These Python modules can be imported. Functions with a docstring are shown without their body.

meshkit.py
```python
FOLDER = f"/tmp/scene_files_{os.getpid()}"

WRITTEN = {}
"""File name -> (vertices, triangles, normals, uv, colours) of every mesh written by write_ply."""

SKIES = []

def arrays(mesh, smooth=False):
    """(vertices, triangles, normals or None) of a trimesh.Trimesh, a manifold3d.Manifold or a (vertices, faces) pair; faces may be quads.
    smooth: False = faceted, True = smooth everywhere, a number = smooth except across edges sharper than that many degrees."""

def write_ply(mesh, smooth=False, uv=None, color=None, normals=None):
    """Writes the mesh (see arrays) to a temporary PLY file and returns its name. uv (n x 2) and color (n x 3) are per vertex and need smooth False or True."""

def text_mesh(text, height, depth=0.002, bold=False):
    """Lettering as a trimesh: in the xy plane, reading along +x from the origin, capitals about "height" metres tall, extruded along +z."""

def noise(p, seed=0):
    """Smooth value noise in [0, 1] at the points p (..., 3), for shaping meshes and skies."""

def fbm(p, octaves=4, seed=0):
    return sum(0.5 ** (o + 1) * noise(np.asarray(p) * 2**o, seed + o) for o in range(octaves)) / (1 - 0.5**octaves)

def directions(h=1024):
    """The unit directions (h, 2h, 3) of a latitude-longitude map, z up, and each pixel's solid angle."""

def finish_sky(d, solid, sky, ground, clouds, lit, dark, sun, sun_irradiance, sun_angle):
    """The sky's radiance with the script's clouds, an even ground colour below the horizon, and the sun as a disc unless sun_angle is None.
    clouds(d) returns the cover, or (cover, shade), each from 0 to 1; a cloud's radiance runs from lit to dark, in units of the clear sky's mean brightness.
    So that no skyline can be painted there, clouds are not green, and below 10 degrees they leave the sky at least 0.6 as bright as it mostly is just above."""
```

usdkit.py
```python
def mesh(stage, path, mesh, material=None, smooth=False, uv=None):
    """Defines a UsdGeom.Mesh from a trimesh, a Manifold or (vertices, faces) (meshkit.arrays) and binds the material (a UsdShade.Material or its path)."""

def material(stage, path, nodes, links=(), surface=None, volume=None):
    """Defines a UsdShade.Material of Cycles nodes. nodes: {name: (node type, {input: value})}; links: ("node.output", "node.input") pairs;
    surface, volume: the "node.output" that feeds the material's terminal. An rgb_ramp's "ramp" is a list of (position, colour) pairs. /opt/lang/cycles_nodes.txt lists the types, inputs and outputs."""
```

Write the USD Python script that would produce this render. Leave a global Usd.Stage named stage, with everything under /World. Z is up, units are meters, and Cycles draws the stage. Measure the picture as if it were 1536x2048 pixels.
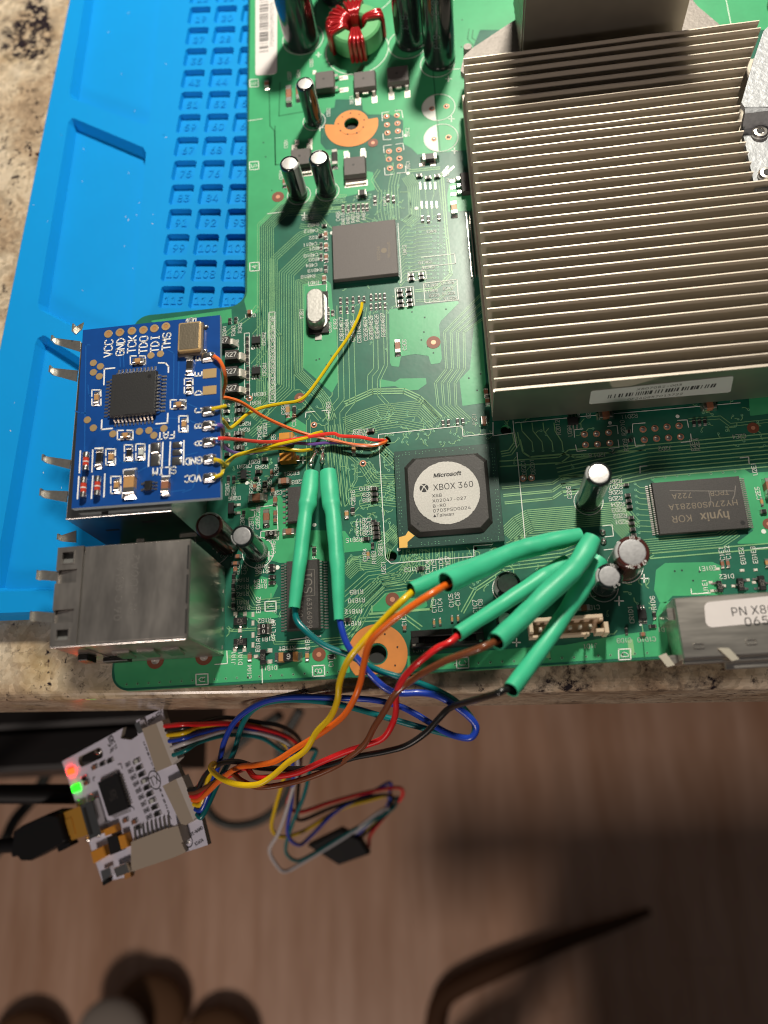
import math, random
import numpy as np
import trimesh
import meshkit, usdkit
from shapely.geometry import Polygon, LineString, Point
from shapely import affinity
from pxr import Usd, UsdGeom, UsdLux, UsdShade, Gf, Sdf

random.seed(7)
rng = np.random.default_rng(7)
stage = Usd.Stage.CreateInMemory()
UsdGeom.SetStageUpAxis(stage, 'Z')
UsdGeom.SetStageMetersPerUnit(stage, 1.0)
stage.SetDefaultPrim(UsdGeom.Xform.Define(stage, '/World').GetPrim())
UsdGeom.Scope.Define(stage, '/World/Looks')
MM = 0.001   # everything below is written in millimetres, the circuit board's top is z = 0

# ------------------------------------------------------------------ camera
ROT = np.array([[0.9925630595800062, -0.04433306966579649, -0.11337174114912639],
                [-0.07819829218870825, -0.9459607192700868, -0.314711526158146],
                [-0.09329308578853147, 0.3212365118289445, -0.9423924360965691]])
EYE = np.array([78.2794286133826, -22.69996801925974, 172.36848613315675])
FPX = 1635.26          # focal length in pixels of the 1536 x 2048 photograph
cam = UsdGeom.Camera.Define(stage, '/World/camera')
R_, D_, F_ = ROT
M = Gf.Matrix4d(*R_, 0, *(-D_), 0, *(-F_), 0, *(EYE * MM), 1)
cam.AddTransformOp().Set(M)
FL = 5.7
cam.CreateFocalLengthAttr(FL)
cam.CreateHorizontalApertureAttr(1536 / FPX * FL)
cam.CreateVerticalApertureAttr(2048 / FPX * FL)
cam.CreateClippingRangeAttr(Gf.Vec2f(0.01, 50))
cam.CreateFStopAttr(2.0)
cam.CreateFocusDistanceAttr(0.186)
cam.CreateExposureAttr(0.0)

# ------------------------------------------------------------------ light: one close lamp, a dim room
KEY = np.array([148.0, 350.0, 352.0])
key = UsdLux.SphereLight.Define(stage, '/World/work_lamp')
key.CreateRadiusAttr(0.026)
key.CreateIntensityAttr(425)
key.CreateColorAttr(Gf.Vec3f(1.0, 0.93, 0.80))
key.AddTranslateOp().Set(Gf.Vec3d(*(KEY * MM)))
ceil = UsdLux.RectLight.Define(stage, '/World/ceiling_lamp')
ceil.CreateWidthAttr(0.20); ceil.CreateHeightAttr(0.20)
ceil.CreateIntensityAttr(60)
ceil.CreateColorAttr(Gf.Vec3f(1.0, 0.84, 0.74))
ceil.AddTranslateOp().Set(Gf.Vec3d(-0.40, -1.10, 0.55))
ceil.AddRotateXYZOp().Set(Gf.Vec3f(45, -14, 0))
dome = UsdLux.DomeLight.Define(stage, '/World/room_glow')
dome.CreateIntensityAttr(1.0)
usdkit.material(stage, '/World/Looks/room_air', {'b': ('background_shader', {'color': (0.95, 0.92, 0.95), 'strength': 0.042})}, surface='b.background')
UsdShade.MaterialBindingAPI.Apply(dome.GetPrim()).Bind(UsdShade.Material.Get(stage, '/World/Looks/room_air'))

# ------------------------------------------------------------------ frames: where a pixel of the photograph meets a plane of the scene
class Frame:
    def __init__(s, o, ex=(1, 0, 0), ey=(0, 1, 0), n=None):
        s.o = np.array(o, float); s.ex = np.array(ex, float); s.ey = np.array(ey, float)
        s.n = np.cross(s.ex, s.ey) if n is None else np.array(n, float)
    def px(s, x, y, h=0.0):
        d = ROT.T @ np.array([(x - 768) / FPX, (y - 1024) / FPX, 1.0])
        t = ((s.o + s.n * h - EYE) @ s.n) / (d @ s.n)
        q = EYE + t * d - s.o
        return np.array([q @ s.ex, q @ s.ey])
    def scale(s, x, y, h=0.0):
        a, b = s.px(x + 6, y, h) - s.px(x - 6, y, h), s.px(x, y - 6, h) - s.px(x, y + 6, h)
        return np.linalg.norm(a) / 12, np.linalg.norm(b) / 12
    def world(s, v):
        v = np.asarray(v, float)
        return s.o + v[:, :1] * s.ex + v[:, 1:2] * s.ey + v[:, 2:3] * s.n
    def rect(s, x0, y0, x1, y1, h=0.0):
        xm, ym = (x0 + x1) / 2, (y0 + y1) / 2
        return s.px(x0, ym, h)[0], s.px(x1, ym, h)[0], s.px(xm, y1, h)[1], s.px(xm, y0, h)[1]
W = Frame((0, 0, 0))
def U(x, y, z=0.0):
    q = Frame((0, 0, z)).px(x, y)
    return np.array([q[0], q[1], z])
def UD(x, y, depth):
    return EYE + ROT.T @ np.array([(x - 768) / FPX, (y - 1024) / FPX, 1.0]) * depth

# ------------------------------------------------------------------ mesh builder
def rectp(x0, x1, y0, y1): return np.array([(x0, y0), (x1, y0), (x1, y1), (x0, y1)], float)
def circ(x, y, r, n=20, a=0.0, ry=None):
    t = a + np.arange(n) * 2 * np.pi / n
    return np.c_[x + r * np.cos(t), y + (ry or r) * np.sin(t)]
def rrect(x0, x1, y0, y1, r, k=4):
    p = []
    for cx, cy, a0 in ((x1 - r, y1 - r, 0), (x0 + r, y1 - r, 90), (x0 + r, y0 + r, 180), (x1 - r, y0 + r, 270)):
        for i in range(k + 1):
            a = math.radians(a0 + 90 * i / k); p.append((cx + r * math.cos(a), cy + r * math.sin(a)))
    return np.array(p)
WJ = np.random.default_rng(5)
def spline(pts, n=10, jit=0.0):
    p = np.asarray(pts, float)
    if jit: p = p + np.r_[np.zeros((2, 3)), WJ.normal(0, jit, (max(0, len(p) - 4), 3)), np.zeros((2, 3))][:len(p)]
    q = np.vstack([2 * p[0] - p[1], p, 2 * p[-1] - p[-2]]); out = []
    for i in range(1, len(q) - 2):
        t = np.linspace(0, 1, n, endpoint=False)[:, None]
        a, b, c, d = q[i - 1], q[i], q[i + 1], q[i + 2]
        out.append(0.5 * (2 * b + (c - a) * t + (2 * a - 5 * b + 4 * c - d) * t**2 + (3 * b - a - 3 * c + d) * t**3))
    return np.vstack(out + [p[-1:]])
def frames_along(P):
    T = np.gradient(P, axis=0); T /= np.linalg.norm(T, axis=1, keepdims=True) + 1e-12
    a = np.cross(T[0], [0, 0, 1.0])
    if np.linalg.norm(a) < 0.1: a = np.cross(T[0], [1.0, 0, 0])
    A = []
    for t in T:
        a = a - (a @ t) * t; a = a / (np.linalg.norm(a) + 1e-12); A.append(a)
    A = np.array(A); return T, A, np.cross(T, A)
class MB:
    def __init__(s, fr=W): s.fr = fr; s.v = []; s.f = []; s.n = 0
    def add(s, v, f, fr=None):
        v = np.asarray(v, float); f = np.asarray(f, int)
        if len(v) == 0 or len(f) == 0: return s
        if f.shape[1] == 4: f = np.vstack([f[:, [0, 1, 2]], f[:, [0, 2, 3]]])
        s.v.append((fr or s.fr).world(v)); s.f.append(f + s.n); s.n += len(v); return s
    def loft(s, secs, close=True):           # secs: [(polygon (N,2), z)] bottom to top, same N
        N = len(secs[0][0]); v = np.vstack([np.c_[p, np.full(N, z) if np.ndim(z) == 0 else z] for p, z in secs])
        f = []
        i = np.arange(N); j = (i + 1) % N
        for k in range(len(secs) - 1):
            a, b = k * N, (k + 1) * N
            f += [np.c_[a + i, a + j, b + j], np.c_[a + i, b + j, b + i]]
        if close:
            L = (len(secs) - 1) * N; t = np.arange(1, N - 1)
            f += [np.c_[np.zeros(N - 2, int) , t + 1, t], np.c_[np.full(N - 2, L), L + t, L + t + 1]]
        return s.add(v, np.vstack(f))
    def box(s, x0, x1, y0, y1, z0, z1, ch=0.0):
        x0, x1 = min(x0, x1), max(x0, x1); y0, y1 = min(y0, y1), max(y0, y1)
        r = rectp(x0, x1, y0, y1)
        if ch: return s.loft([(r, z0), (r, z1 - ch), (rectp(x0 + ch, x1 - ch, y0 + ch, y1 - ch), z1)])
        return s.loft([(r, z0), (r, z1)])
    def prism(s, poly, z0, z1): return s.loft([(np.asarray(poly, float), z0), (np.asarray(poly, float), z1)])
    def cyl(s, x, y, r, z0, z1, n=20): return s.loft([(circ(x, y, r, n), z0), (circ(x, y, r, n), z1)])
    def lathe(s, x, y, prof, n=28): return s.loft([(circ(x, y, max(r, 1e-3), n), z) for r, z in prof])
    def ext(s, shp, z0, z1):
        for g in getattr(shp, 'geoms', [shp]):
            if g.is_empty or g.area < 1e-6: continue
            m = trimesh.creation.extrude_polygon(g, z1 - z0, engine='earcut'); s.add(np.asarray(m.vertices) + [0, 0, z0], m.faces)
        return s
    def flat(s, shp, z):
        for g in getattr(shp, 'geoms', [shp]):
            if g.is_empty or g.area < 1e-6: continue
            v, f = trimesh.creation.triangulate_polygon(g, engine='earcut'); s.add(np.c_[v, np.full(len(v), z)], f)
        return s
    def tube(s, P, r, n=8, cap=True, squash=1.0):
        P = np.asarray(P, float); T, A, B = frames_along(P); r = np.broadcast_to(r, (len(P),))
        t = np.arange(n) * 2 * np.pi / n
        v = P[:, None] + r[:, None, None] * (np.cos(t)[None, :, None] * A[:, None] + squash * np.sin(t)[None, :, None] * B[:, None])
        i, j = np.meshgrid(np.arange(len(P) - 1), np.arange(n), indexing='ij'); k = (j + 1) % n
        f = np.stack([i * n + j, (i + 1) * n + j, (i + 1) * n + k, i * n + k], -1).reshape(-1, 4)
        f = np.vstack([f[:, [0, 1, 2]], f[:, [0, 2, 3]]])
        if cap:
            q = np.arange(1, n - 1); L = (len(P) - 1) * n
            f = np.vstack([f, np.c_[np.zeros(n - 2, int), q, q + 1], np.c_[np.full(n - 2, L), L + q + 1, L + q]])
        return s.add(v.reshape(-1, 3), f)
    def ribbon(s, pts, w, z, cap=0.5):
        p = np.asarray(pts, float)
        a, b = p[:-1], p[1:]; d = b - a; L = np.linalg.norm(d, axis=1, keepdims=True); ok = L[:, 0] > 1e-6
        a, b, d = a[ok], b[ok], d[ok] / L[ok]
        a, b = a - d * w * cap * .6, b + d * w * cap * .6
        n = np.c_[-d[:, 1], d[:, 0]] * w / 2; m = len(a)
        if not m: return s
        v = np.vstack([a + n, a - n, b - n, b + n]); i = np.arange(m)
        return s.add(np.c_[v, np.full(len(v), z)], np.c_[i, i + m, i + 2 * m, i + 3 * m])
    def ball(s, x, y, z, r, rz=None, n=10):
        rz = rz or r; k = 6
        return s.loft([(circ(x, y, max(r * math.sin(a), 1e-3), n), z - rz * math.cos(a)) for a in np.linspace(0.05, math.pi - 0.05, k)])

used = {}
def numbered(path):
    used[path] = used.get(path, 0) + 1
    return path if used[path] == 1 else '%s_%03d' % (path, used[path] - 1)
base_of = {}
def thing(name, label, cat, base=(0, 0, 0), group=None, kind=None):
    path = numbered('/World/' + name); x = UsdGeom.Xform.Define(stage, path)
    x.AddTranslateOp().Set(Gf.Vec3d(*(np.array(base, float) * MM))); p = x.GetPrim(); tag(p, label, cat, group, kind); base_of[path] = np.array(base, float)
    return path
def tag(p, label=None, cat=None, group=None, kind=None):
    for k, v in (('label', label), ('category', cat), ('group', group), ('kind', kind)):
        if v: p.SetCustomDataByKey(k, v)
def part(name, mb, mat, parent, label=None, smooth=False, kind=None):
    """One Mesh prim under parent (a path); returns its path."""
    path = numbered(parent + '/' + name)
    root = '/'.join(path.split('/')[:3]); b = base_of.get(root, np.zeros(3))
    v, f = np.vstack(mb.v), np.vstack(mb.f)
    m = usdkit.mesh(stage, path, ((v - b) * MM, f), LK[mat], smooth=smooth)
    tag(m.GetPrim(), label, None, None, kind)
    return path
def single(name, mb, mat, label, cat, group=None, kind=None, smooth=False):
    path = part(name, mb, mat, '/World', smooth=smooth); tag(stage.GetPrimAtPath(path), label, cat, group, kind); return path

# ------------------------------------------------------------------ materials
LK = {}
def mat(name, col, rough=0.5, metal=0.0, var=0.0, scale=900.0, bump=0.0, bscale=None, stretch=(1, 1, 1), coat=0.0, rvar=0.0, emit=None, spec=None, trans=0.0, sss=0.0):
    nodes = {'g': ('geometry', {}), 'mp': ('mapping', {'scale': stretch}), 'p': ('principled_bsdf', {'base_color': col, 'roughness': rough, 'metallic': metal})}
    links = [('g.position', 'mp.vector')]; P = nodes['p'][1]
    if coat: P['coat_weight'] = coat; P['coat_roughness'] = 0.12
    if spec is not None: P['specular_ior_level'] = spec
    if emit: P['emission_color'] = emit[0]; P['emission_strength'] = emit[1]
    if trans: P['transmission_weight'] = trans
    if sss: P['subsurface_weight'] = sss; P['subsurface_radius'] = (0.001, 0.0008, 0.0006); P['subsurface_scale'] = 1.0
    if var or rvar:
        nodes['n'] = ('noise_texture', {'scale': scale, 'detail': 5.0, 'roughness': 0.6}); links.append(('mp.vector', 'n.vector'))
    if var:
        a = tuple(max(0, c * (1 - var)) for c in col); b = tuple(min(1, c * (1 + var)) for c in col)
        nodes['r'] = ('rgb_ramp', {'ramp': [(0.25, a), (0.75, b)]}); links += [('n.fac', 'r.fac'), ('r.color', 'p.base_color')]
    if rvar:
        nodes['m'] = ('map_range', {'from_min': 0.3, 'from_max': 0.7, 'to_min': max(0.02, rough - rvar), 'to_max': rough + rvar}); links += [('n.fac', 'm.value'), ('m.result', 'p.roughness')]
    if bump:
        nodes['nb'] = ('noise_texture', {'scale': bscale or scale, 'detail': 3.0}); nodes['b'] = ('bump', {'strength': bump, 'distance': 0.0002})
        links += [('mp.vector', 'nb.vector'), ('nb.fac', 'b.height'), ('b.normal', 'p.normal')]
    LK[name] = usdkit.material(stage, '/World/Looks/' + name, nodes, links, surface='p.BSDF')
mat('mask_dark', (0.014, 0.130, 0.083), 0.34, var=0.22, scale=140, coat=0.10, bump=0.05, bscale=900)
mat('mask_pour', (0.050, 0.365, 0.155), 0.36, var=0.10, scale=160, coat=0.10, bump=0.05, bscale=900)
mat('mask_trace', (0.24, 0.49, 0.23), 0.36, var=0.15, scale=300)
mat('mask_gap', (0.014, 0.150, 0.060), 0.35)
mat('board_edge', (0.035, 0.26, 0.10), 0.45, var=0.2, scale=600)
mat('via', (0.20, 0.50, 0.30), 0.3, coat=0.3)
mat('via_hole', (0.008, 0.05, 0.035), 0.5)
mat('silk', (0.82, 0.86, 0.80), 0.6)
mat('silk_dim', (0.50, 0.58, 0.50), 0.6)
mat('silk_grey', (0.50, 0.53, 0.50), 0.6)
mat('gold_pad', (0.62, 0.225, 0.05), 0.5, 0.15, var=0.07, scale=350)
mat('copper_ring', (0.20, 0.062, 0.032), 0.5, 0.05)
mat('copper_dot', (0.62, 0.29, 0.18), 0.42, 0.3)
mat('solder', (0.80, 0.78, 0.75), 0.24, 1.0, var=0.08, scale=2500, bump=0.25, bscale=1500)
mat('tin', (0.74, 0.71, 0.66), 0.3, 1.0, var=0.06, scale=1500)
mat('tin_pad', (0.82, 0.78, 0.70), 0.42, 0.6, bump=0.2, bscale=1800)
mat('hole_black', (0.012, 0.012, 0.012), 0.6)
mat('epoxy', (0.036, 0.033, 0.032), 0.5, var=0.38, scale=3500, bump=0.18, bscale=4200)
mat('epoxy_dark', (0.020, 0.020, 0.021), 0.5, var=0.25, scale=3000, bump=0.15, bscale=3500)
mat('epoxy_grey', (0.105, 0.092, 0.088), 0.55, var=0.2, scale=4200, bump=0.15, bscale=4500)
mat('epoxy_black', (0.012, 0.012, 0.013), 0.4, var=0.2, scale=3000)
mat('marking_grey', (0.17, 0.155, 0.14), 0.6)
mat('marking_tan', (0.20, 0.165, 0.12), 0.6)
mat('marking_white', (0.75, 0.75, 0.72), 0.6)
mat('ink', (0.02, 0.02, 0.022), 0.6)
mat('ceramic', (0.29, 0.12, 0.065), 0.45, var=0.12, scale=2500)
mat('ceramic_tan', (0.46, 0.255, 0.10), 0.42, var=0.1, scale=2500)
mat('tantalum', (0.66, 0.285, 0.035), 0.38, var=0.06, scale=900)
mat('brown_ptc', (0.40, 0.19, 0.06), 0.5)
mat('res_black', (0.016, 0.015, 0.015), 0.35)
mat('sleeve_black', (0.010, 0.015, 0.015), 0.13, coat=0.6, bump=0.06, bscale=350)
mat('sleeve_brown', (0.065, 0.016, 0.013), 0.2, coat=0.5, bump=0.05, bscale=350)
mat('sleeve_band', (0.42, 0.43, 0.43), 0.3)
mat('sleeve_print', (0.055, 0.075, 0.075), 0.4)
mat('can_top', (0.83, 0.81, 0.80), 0.36, 0.9, var=0.05, scale=700, bump=0.12, bscale=2600)
mat('crystal_can', (0.50, 0.49, 0.46), 0.38, 0.8, var=0.1, scale=1200, bump=0.15)
mat('can_dull', (0.34, 0.34, 0.35), 0.5, 0.6, var=0.18, scale=1500, bump=0.12, bscale=2000)
mat('substrate', (0.012, 0.060, 0.045), 0.35, var=0.3, scale=2500, coat=0.2)
mat('chip_silver', (0.56, 0.545, 0.515), 0.6, 0.15, var=0.16, scale=3200, bump=0.1, bscale=3500)
mat('gold_mark', (0.86, 0.52, 0.13), 0.4, 0.4)
mat('fin_metal', (0.50, 0.445, 0.37), 0.46, 0.40, var=0.05, scale=260, stretch=(0.08, 1, 2), bump=0.05, bscale=700)
mat('front_metal', (0.50, 0.475, 0.42), 0.40, 0.97, var=0.06, scale=200, bump=0.04, bscale=500)
mat('fin_edge', (0.93, 0.88, 0.80), 0.45, 0.7)
mat('bracket_metal', (0.36, 0.375, 0.395), 0.5, 0.3, var=0.16, scale=1000, bump=0.9, bscale=800)
mat('plate_metal', (0.25, 0.225, 0.205), 0.55, 0.4, var=0.12, scale=1000, bump=0.45, bscale=1400)
mat('jack_metal', (0.50, 0.465, 0.435), 0.34, 0.9, var=0.16, scale=170, stretch=(1, 0.25, 1), bump=0.05, bscale=500, rvar=0.08)
mat('jack_back', (0.66, 0.64, 0.56), 0.26, 1.0, bump=0.35, bscale=420, stretch=(0.3, 1.6, 0.1), var=0.08, scale=300)
mat('jack_inner', (0.16, 0.16, 0.155), 0.6)
mat('jack_stamp', (0.30, 0.28, 0.265), 0.45, 0.8)
mat('usb_metal', (0.60, 0.585, 0.55), 0.22, 1.0, var=0.08, scale=220, bump=0.04, bscale=420)
mat('lip_metal', (0.85, 0.83, 0.80), 0.22, 1.0)
mat('tab_metal', (0.62, 0.60, 0.56), 0.34, 0.9, var=0.15, scale=1200, bump=0.15)
mat('can_metal', (0.70, 0.66, 0.60), 0.30, 0.95, var=0.09, scale=220, stretch=(0.12, 1, 1), bump=0.05, bscale=600, rvar=0.08)
mat('brass_tab', (0.75, 0.70, 0.58), 0.4, 0.7)
mat('label_white', (0.70, 0.66, 0.65), 0.5, var=0.02, scale=300)
mat('label_film', (0.46, 0.49, 0.47), 0.4)
mat('toroid_green', (0.125, 0.42, 0.165), 0.4, var=0.06, scale=500)
mat('enamel_red', (0.50, 0.018, 0.022), 0.16, 0.45, coat=0.8)
mat('nylon_beige', (0.58, 0.46, 0.33), 0.5, var=0.05, scale=900, sss=0.0)
mat('plastic_black', (0.010, 0.010, 0.010), 0.35, bump=0.1, bscale=900)
mat('mat_blue', (0.0015, 0.275, 0.69), 0.62, var=0.03, scale=60, bump=0.05, bscale=1500, spec=0.18)
mat('blue_mask', (0.006, 0.060, 0.27), 0.28, var=0.12, scale=150, coat=0.35)
mat('blue_trace', (0.012, 0.105, 0.38), 0.3, coat=0.3)
mat('blue_edge', (0.38, 0.45, 0.50), 0.6)
mat('blue_silk', (0.86, 0.86, 0.84), 0.6)
mat('enig', (0.72, 0.50, 0.24), 0.36, 0.65)
mat('lid_bronze', (0.40, 0.34, 0.25), 0.34, 0.9, bump=0.2, bscale=2500)
mat('glass_red', (0.55, 0.055, 0.03), 0.12, coat=0.6)
mat('white_mask', (0.68, 0.685, 0.82), 0.42, var=0.04, scale=200)
mat('white_edge', (0.30, 0.27, 0.22), 0.6)
mat('connector_ivory', (0.40, 0.345, 0.275), 0.5)
mat('connector_white', (0.55, 0.52, 0.49), 0.5)
mat('gold_plug', (0.80, 0.42, 0.07), 0.3, 0.5, bump=0.15, bscale=700)
mat('rubber_black', (0.006, 0.006, 0.007), 0.55, spec=0.25, bump=0.2, bscale=1800)
mat('led_red', (0.2, 0.01, 0.01), 0.4, emit=((1.0, 0.0075, 0.001), 30.0))
mat('led_green', (0.01, 0.2, 0.02), 0.4, emit=((0.012, 1.0, 0.008), 4.5))
mat('shrink_green', (0.050, 0.54, 0.295), 0.44, var=0.08, scale=220, bump=0.22, bscale=330)
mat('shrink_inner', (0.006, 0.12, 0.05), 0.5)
WIRE = dict(red=(0.74, 0.018, 0.022), orange=(0.86, 0.155, 0.012), yellow=(0.82, 0.55, 0.006), brown=(0.19, 0.058, 0.022), black=(0.010, 0.010, 0.010), blue=(0.012, 0.050, 0.42), teal=(0.0, 0.155, 0.165), purple=(0.155, 0.085, 0.36), white=(0.55, 0.54, 0.56), kynar_yellow=(0.72, 0.52, 0.008), kynar_orange=(0.86, 0.17, 0.03), kynar_red=(0.83, 0.05, 0.035))
for k, c in WIRE.items(): mat('wire_' + k, c, 0.30, var=0.04, scale=400, coat=0.2)
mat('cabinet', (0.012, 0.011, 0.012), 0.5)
mat('dark_wood', (0.030, 0.012, 0.005), 0.75, spec=0.15)
mat('arm_brown', (0.075, 0.034, 0.016), 0.7, spec=0.2)
mat('brown_cloth', (0.15, 0.072, 0.030), 0.8)
mat('pale_cloth', (0.33, 0.29, 0.25), 0.8)
mat('cable_grey', (0.05, 0.055, 0.05), 0.5)
# polished granite
def granite():
    n = {'g': ('geometry', {}),
         'w': ('noise_texture', {'scale': 45.0, 'detail': 6.0}), 'wm': ('vector_math', {'math_type': 'multiply_add', 'vector2': (0.02, 0.02, 0.02)}),
         'a': ('noise_texture', {'scale': 70.0, 'detail': 8.0, 'roughness': 0.7}),
         'ar': ('rgb_ramp', {'ramp': [(0.28, (0.20, 0.14, 0.095)), (0.42, (0.42, 0.31, 0.205)), (0.55, (0.58, 0.475, 0.345)), (0.72, (0.68, 0.585, 0.46))]}),
         'v': ('voronoi_texture', {'scale': 650.0}), 'vb': ('rgb_to_bw', {}), 'vr': ('map_range', {'to_min': 0.66, 'to_max': 1.18}),
         'm1': ('mix', {'mix_type': 'multiply', 'fac': 1.0}), 'cv': ('combine_color', {}),
         'd': ('noise_texture', {'scale': 15.0, 'detail': 4.0, 'roughness': 0.55, 'distortion': 1.2}), 'df': ('noise_texture', {'scale': 360.0, 'detail': 4.0, 'roughness': 0.75}),
         'dr': ('map_range', {'from_min': 0.60, 'from_max': 0.69}), 'dfr': ('map_range', {'from_min': 0.44, 'from_max': 0.56}), 'dm': ('math', {'math_type': 'multiply'}),
         'dk': ('mix', {'color2': (0.022, 0.016, 0.020)}),
         'y': ('noise_texture', {'scale': 26.0, 'detail': 3.0}), 'yr': ('map_range', {'from_min': 0.60, 'from_max': 0.72, 'to_max': 0.55}), 'yk': ('mix', {'color2': (0.52, 0.37, 0.13)}),
         's': ('noise_texture', {'scale': 210.0, 'detail': 3.0}), 'sr': ('map_range', {'from_min': 0.665, 'from_max': 0.71}), 'sk': ('mix', {'color2': (0.045, 0.022, 0.020)}),
         'p': ('principled_bsdf', {'roughness': 0.16})}
    l = [('g.position', 'w.vector'), ('g.position', 'a.vector'), ('g.position', 'd.vector'), ('g.position', 'df.vector'), ('g.position', 'y.vector'), ('g.position', 's.vector'), ('w.color', 'wm.vector1'), ('g.position', 'wm.vector3'), ('wm.vector', 'v.vector'),
         ('a.fac', 'ar.fac'), ('v.color', 'vb.color'), ('vb.val', 'vr.value'), ('vr.result', 'cv.r'), ('vr.result', 'cv.g'), ('vr.result', 'cv.b'),
         ('ar.color', 'm1.color1'), ('cv.color', 'm1.color2'), ('y.fac', 'yr.value'), ('yr.result', 'yk.fac'), ('m1.color', 'yk.color1'),
         ('d.fac', 'dr.value'), ('df.fac', 'dfr.value'), ('dr.result', 'dm.value1'), ('dfr.result', 'dm.value2'), ('dm.value', 'dk.fac'), ('yk.color', 'dk.color1'),
         ('s.fac', 'sr.value'), ('sr.result', 'sk.fac'), ('dk.color', 'sk.color1'), ('sk.color', 'p.base_color')]
    LK['granite'] = usdkit.material(stage, '/World/Looks/granite', n, l, surface='p.BSDF')
granite()
for k in range(4):
    t = (0.94, 1.0, 1.05, 0.97)[k]
    n = {'g': ('geometry', {}), 'mp': ('mapping', {'scale': (9.0, 0.9, 1.0), 'location': (k * 3.1, 0, 0)}), 'n': ('noise_texture', {'scale': 5.0, 'detail': 7.0, 'roughness': 0.65}),
         'r': ('rgb_ramp', {'ramp': [(0.3, (0.54 * t, 0.30 * t, 0.185 * t)), (0.5, (0.66 * t, 0.405 * t, 0.275 * t)), (0.7, (0.80 * t, 0.525 * t, 0.38 * t))]}), 'p': ('principled_bsdf', {'roughness': 0.34})}
    LK['plank%d' % k] = usdkit.material(stage, '/World/Looks/plank_%d' % k, n, [('g.position', 'mp.vector'), ('mp.vector', 'n.vector'), ('n.fac', 'r.fac'), ('r.color', 'p.base_color')], surface='p.BSDF')

# ------------------------------------------------------------------ lettering
G_ = {'A': '00 04 26 44 40;02 42', 'B': '00 06 36 45 44 33 03;33 42 41 30 00', 'C': '45 36 16 05 01 10 30 41', 'D': '00 06 26 44 42 20 00', 'E': '46 06 00 40;03 33', 'F': '46 06 00;03 33',
      'G': '45 36 16 05 01 10 30 41 43 23', 'H': '00 06;40 46;03 43', 'I': '10 30;20 26;16 36', 'J': '01 10 20 31 36', 'K': '00 06;46 02;13 40', 'L': '06 00 40', 'M': '00 06 23 46 40', 'N': '00 06 40 46',
      'O': '10 01 05 16 36 45 41 30 10', 'P': '00 06 36 45 44 33 03', 'Q': '10 01 05 16 36 45 41 30 10;22 40', 'R': '00 06 36 45 44 33 03;23 40', 'S': '45 36 16 05 04 13 33 42 41 30 10 01', 'T': '06 46;20 26',
      'U': '06 01 10 30 41 46', 'V': '06 20 46', 'W': '06 10 23 30 46', 'X': '00 46;06 40', 'Y': '06 23 46;23 20', 'Z': '06 46 00 40', '0': '10 01 05 16 36 45 41 30 10', '1': '15 26 20', '2': '05 16 36 45 44 00 40',
      '3': '05 16 36 45 44 33 23;33 42 41 30 10 01', '4': '30 36 02 42', '5': '46 06 03 33 42 41 30 10 01', '6': '45 36 16 05 01 10 30 41 42 33 03', '7': '06 46 10', '8': '13 04 05 16 36 45 44 33 13 02 01 10 30 41 42 33',
      '9': '01 10 30 41 45 36 16 05 04 13 43', '-': '13 33', '+': '03 43;21 25', ' ': '', '.': '20 21'}
G_ = {k: [np.array([(int(c[0]) / 4, int(c[1]) / 6) for c in s.split()]) for s in v.split(';') if s] for k, v in G_.items()}
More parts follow.
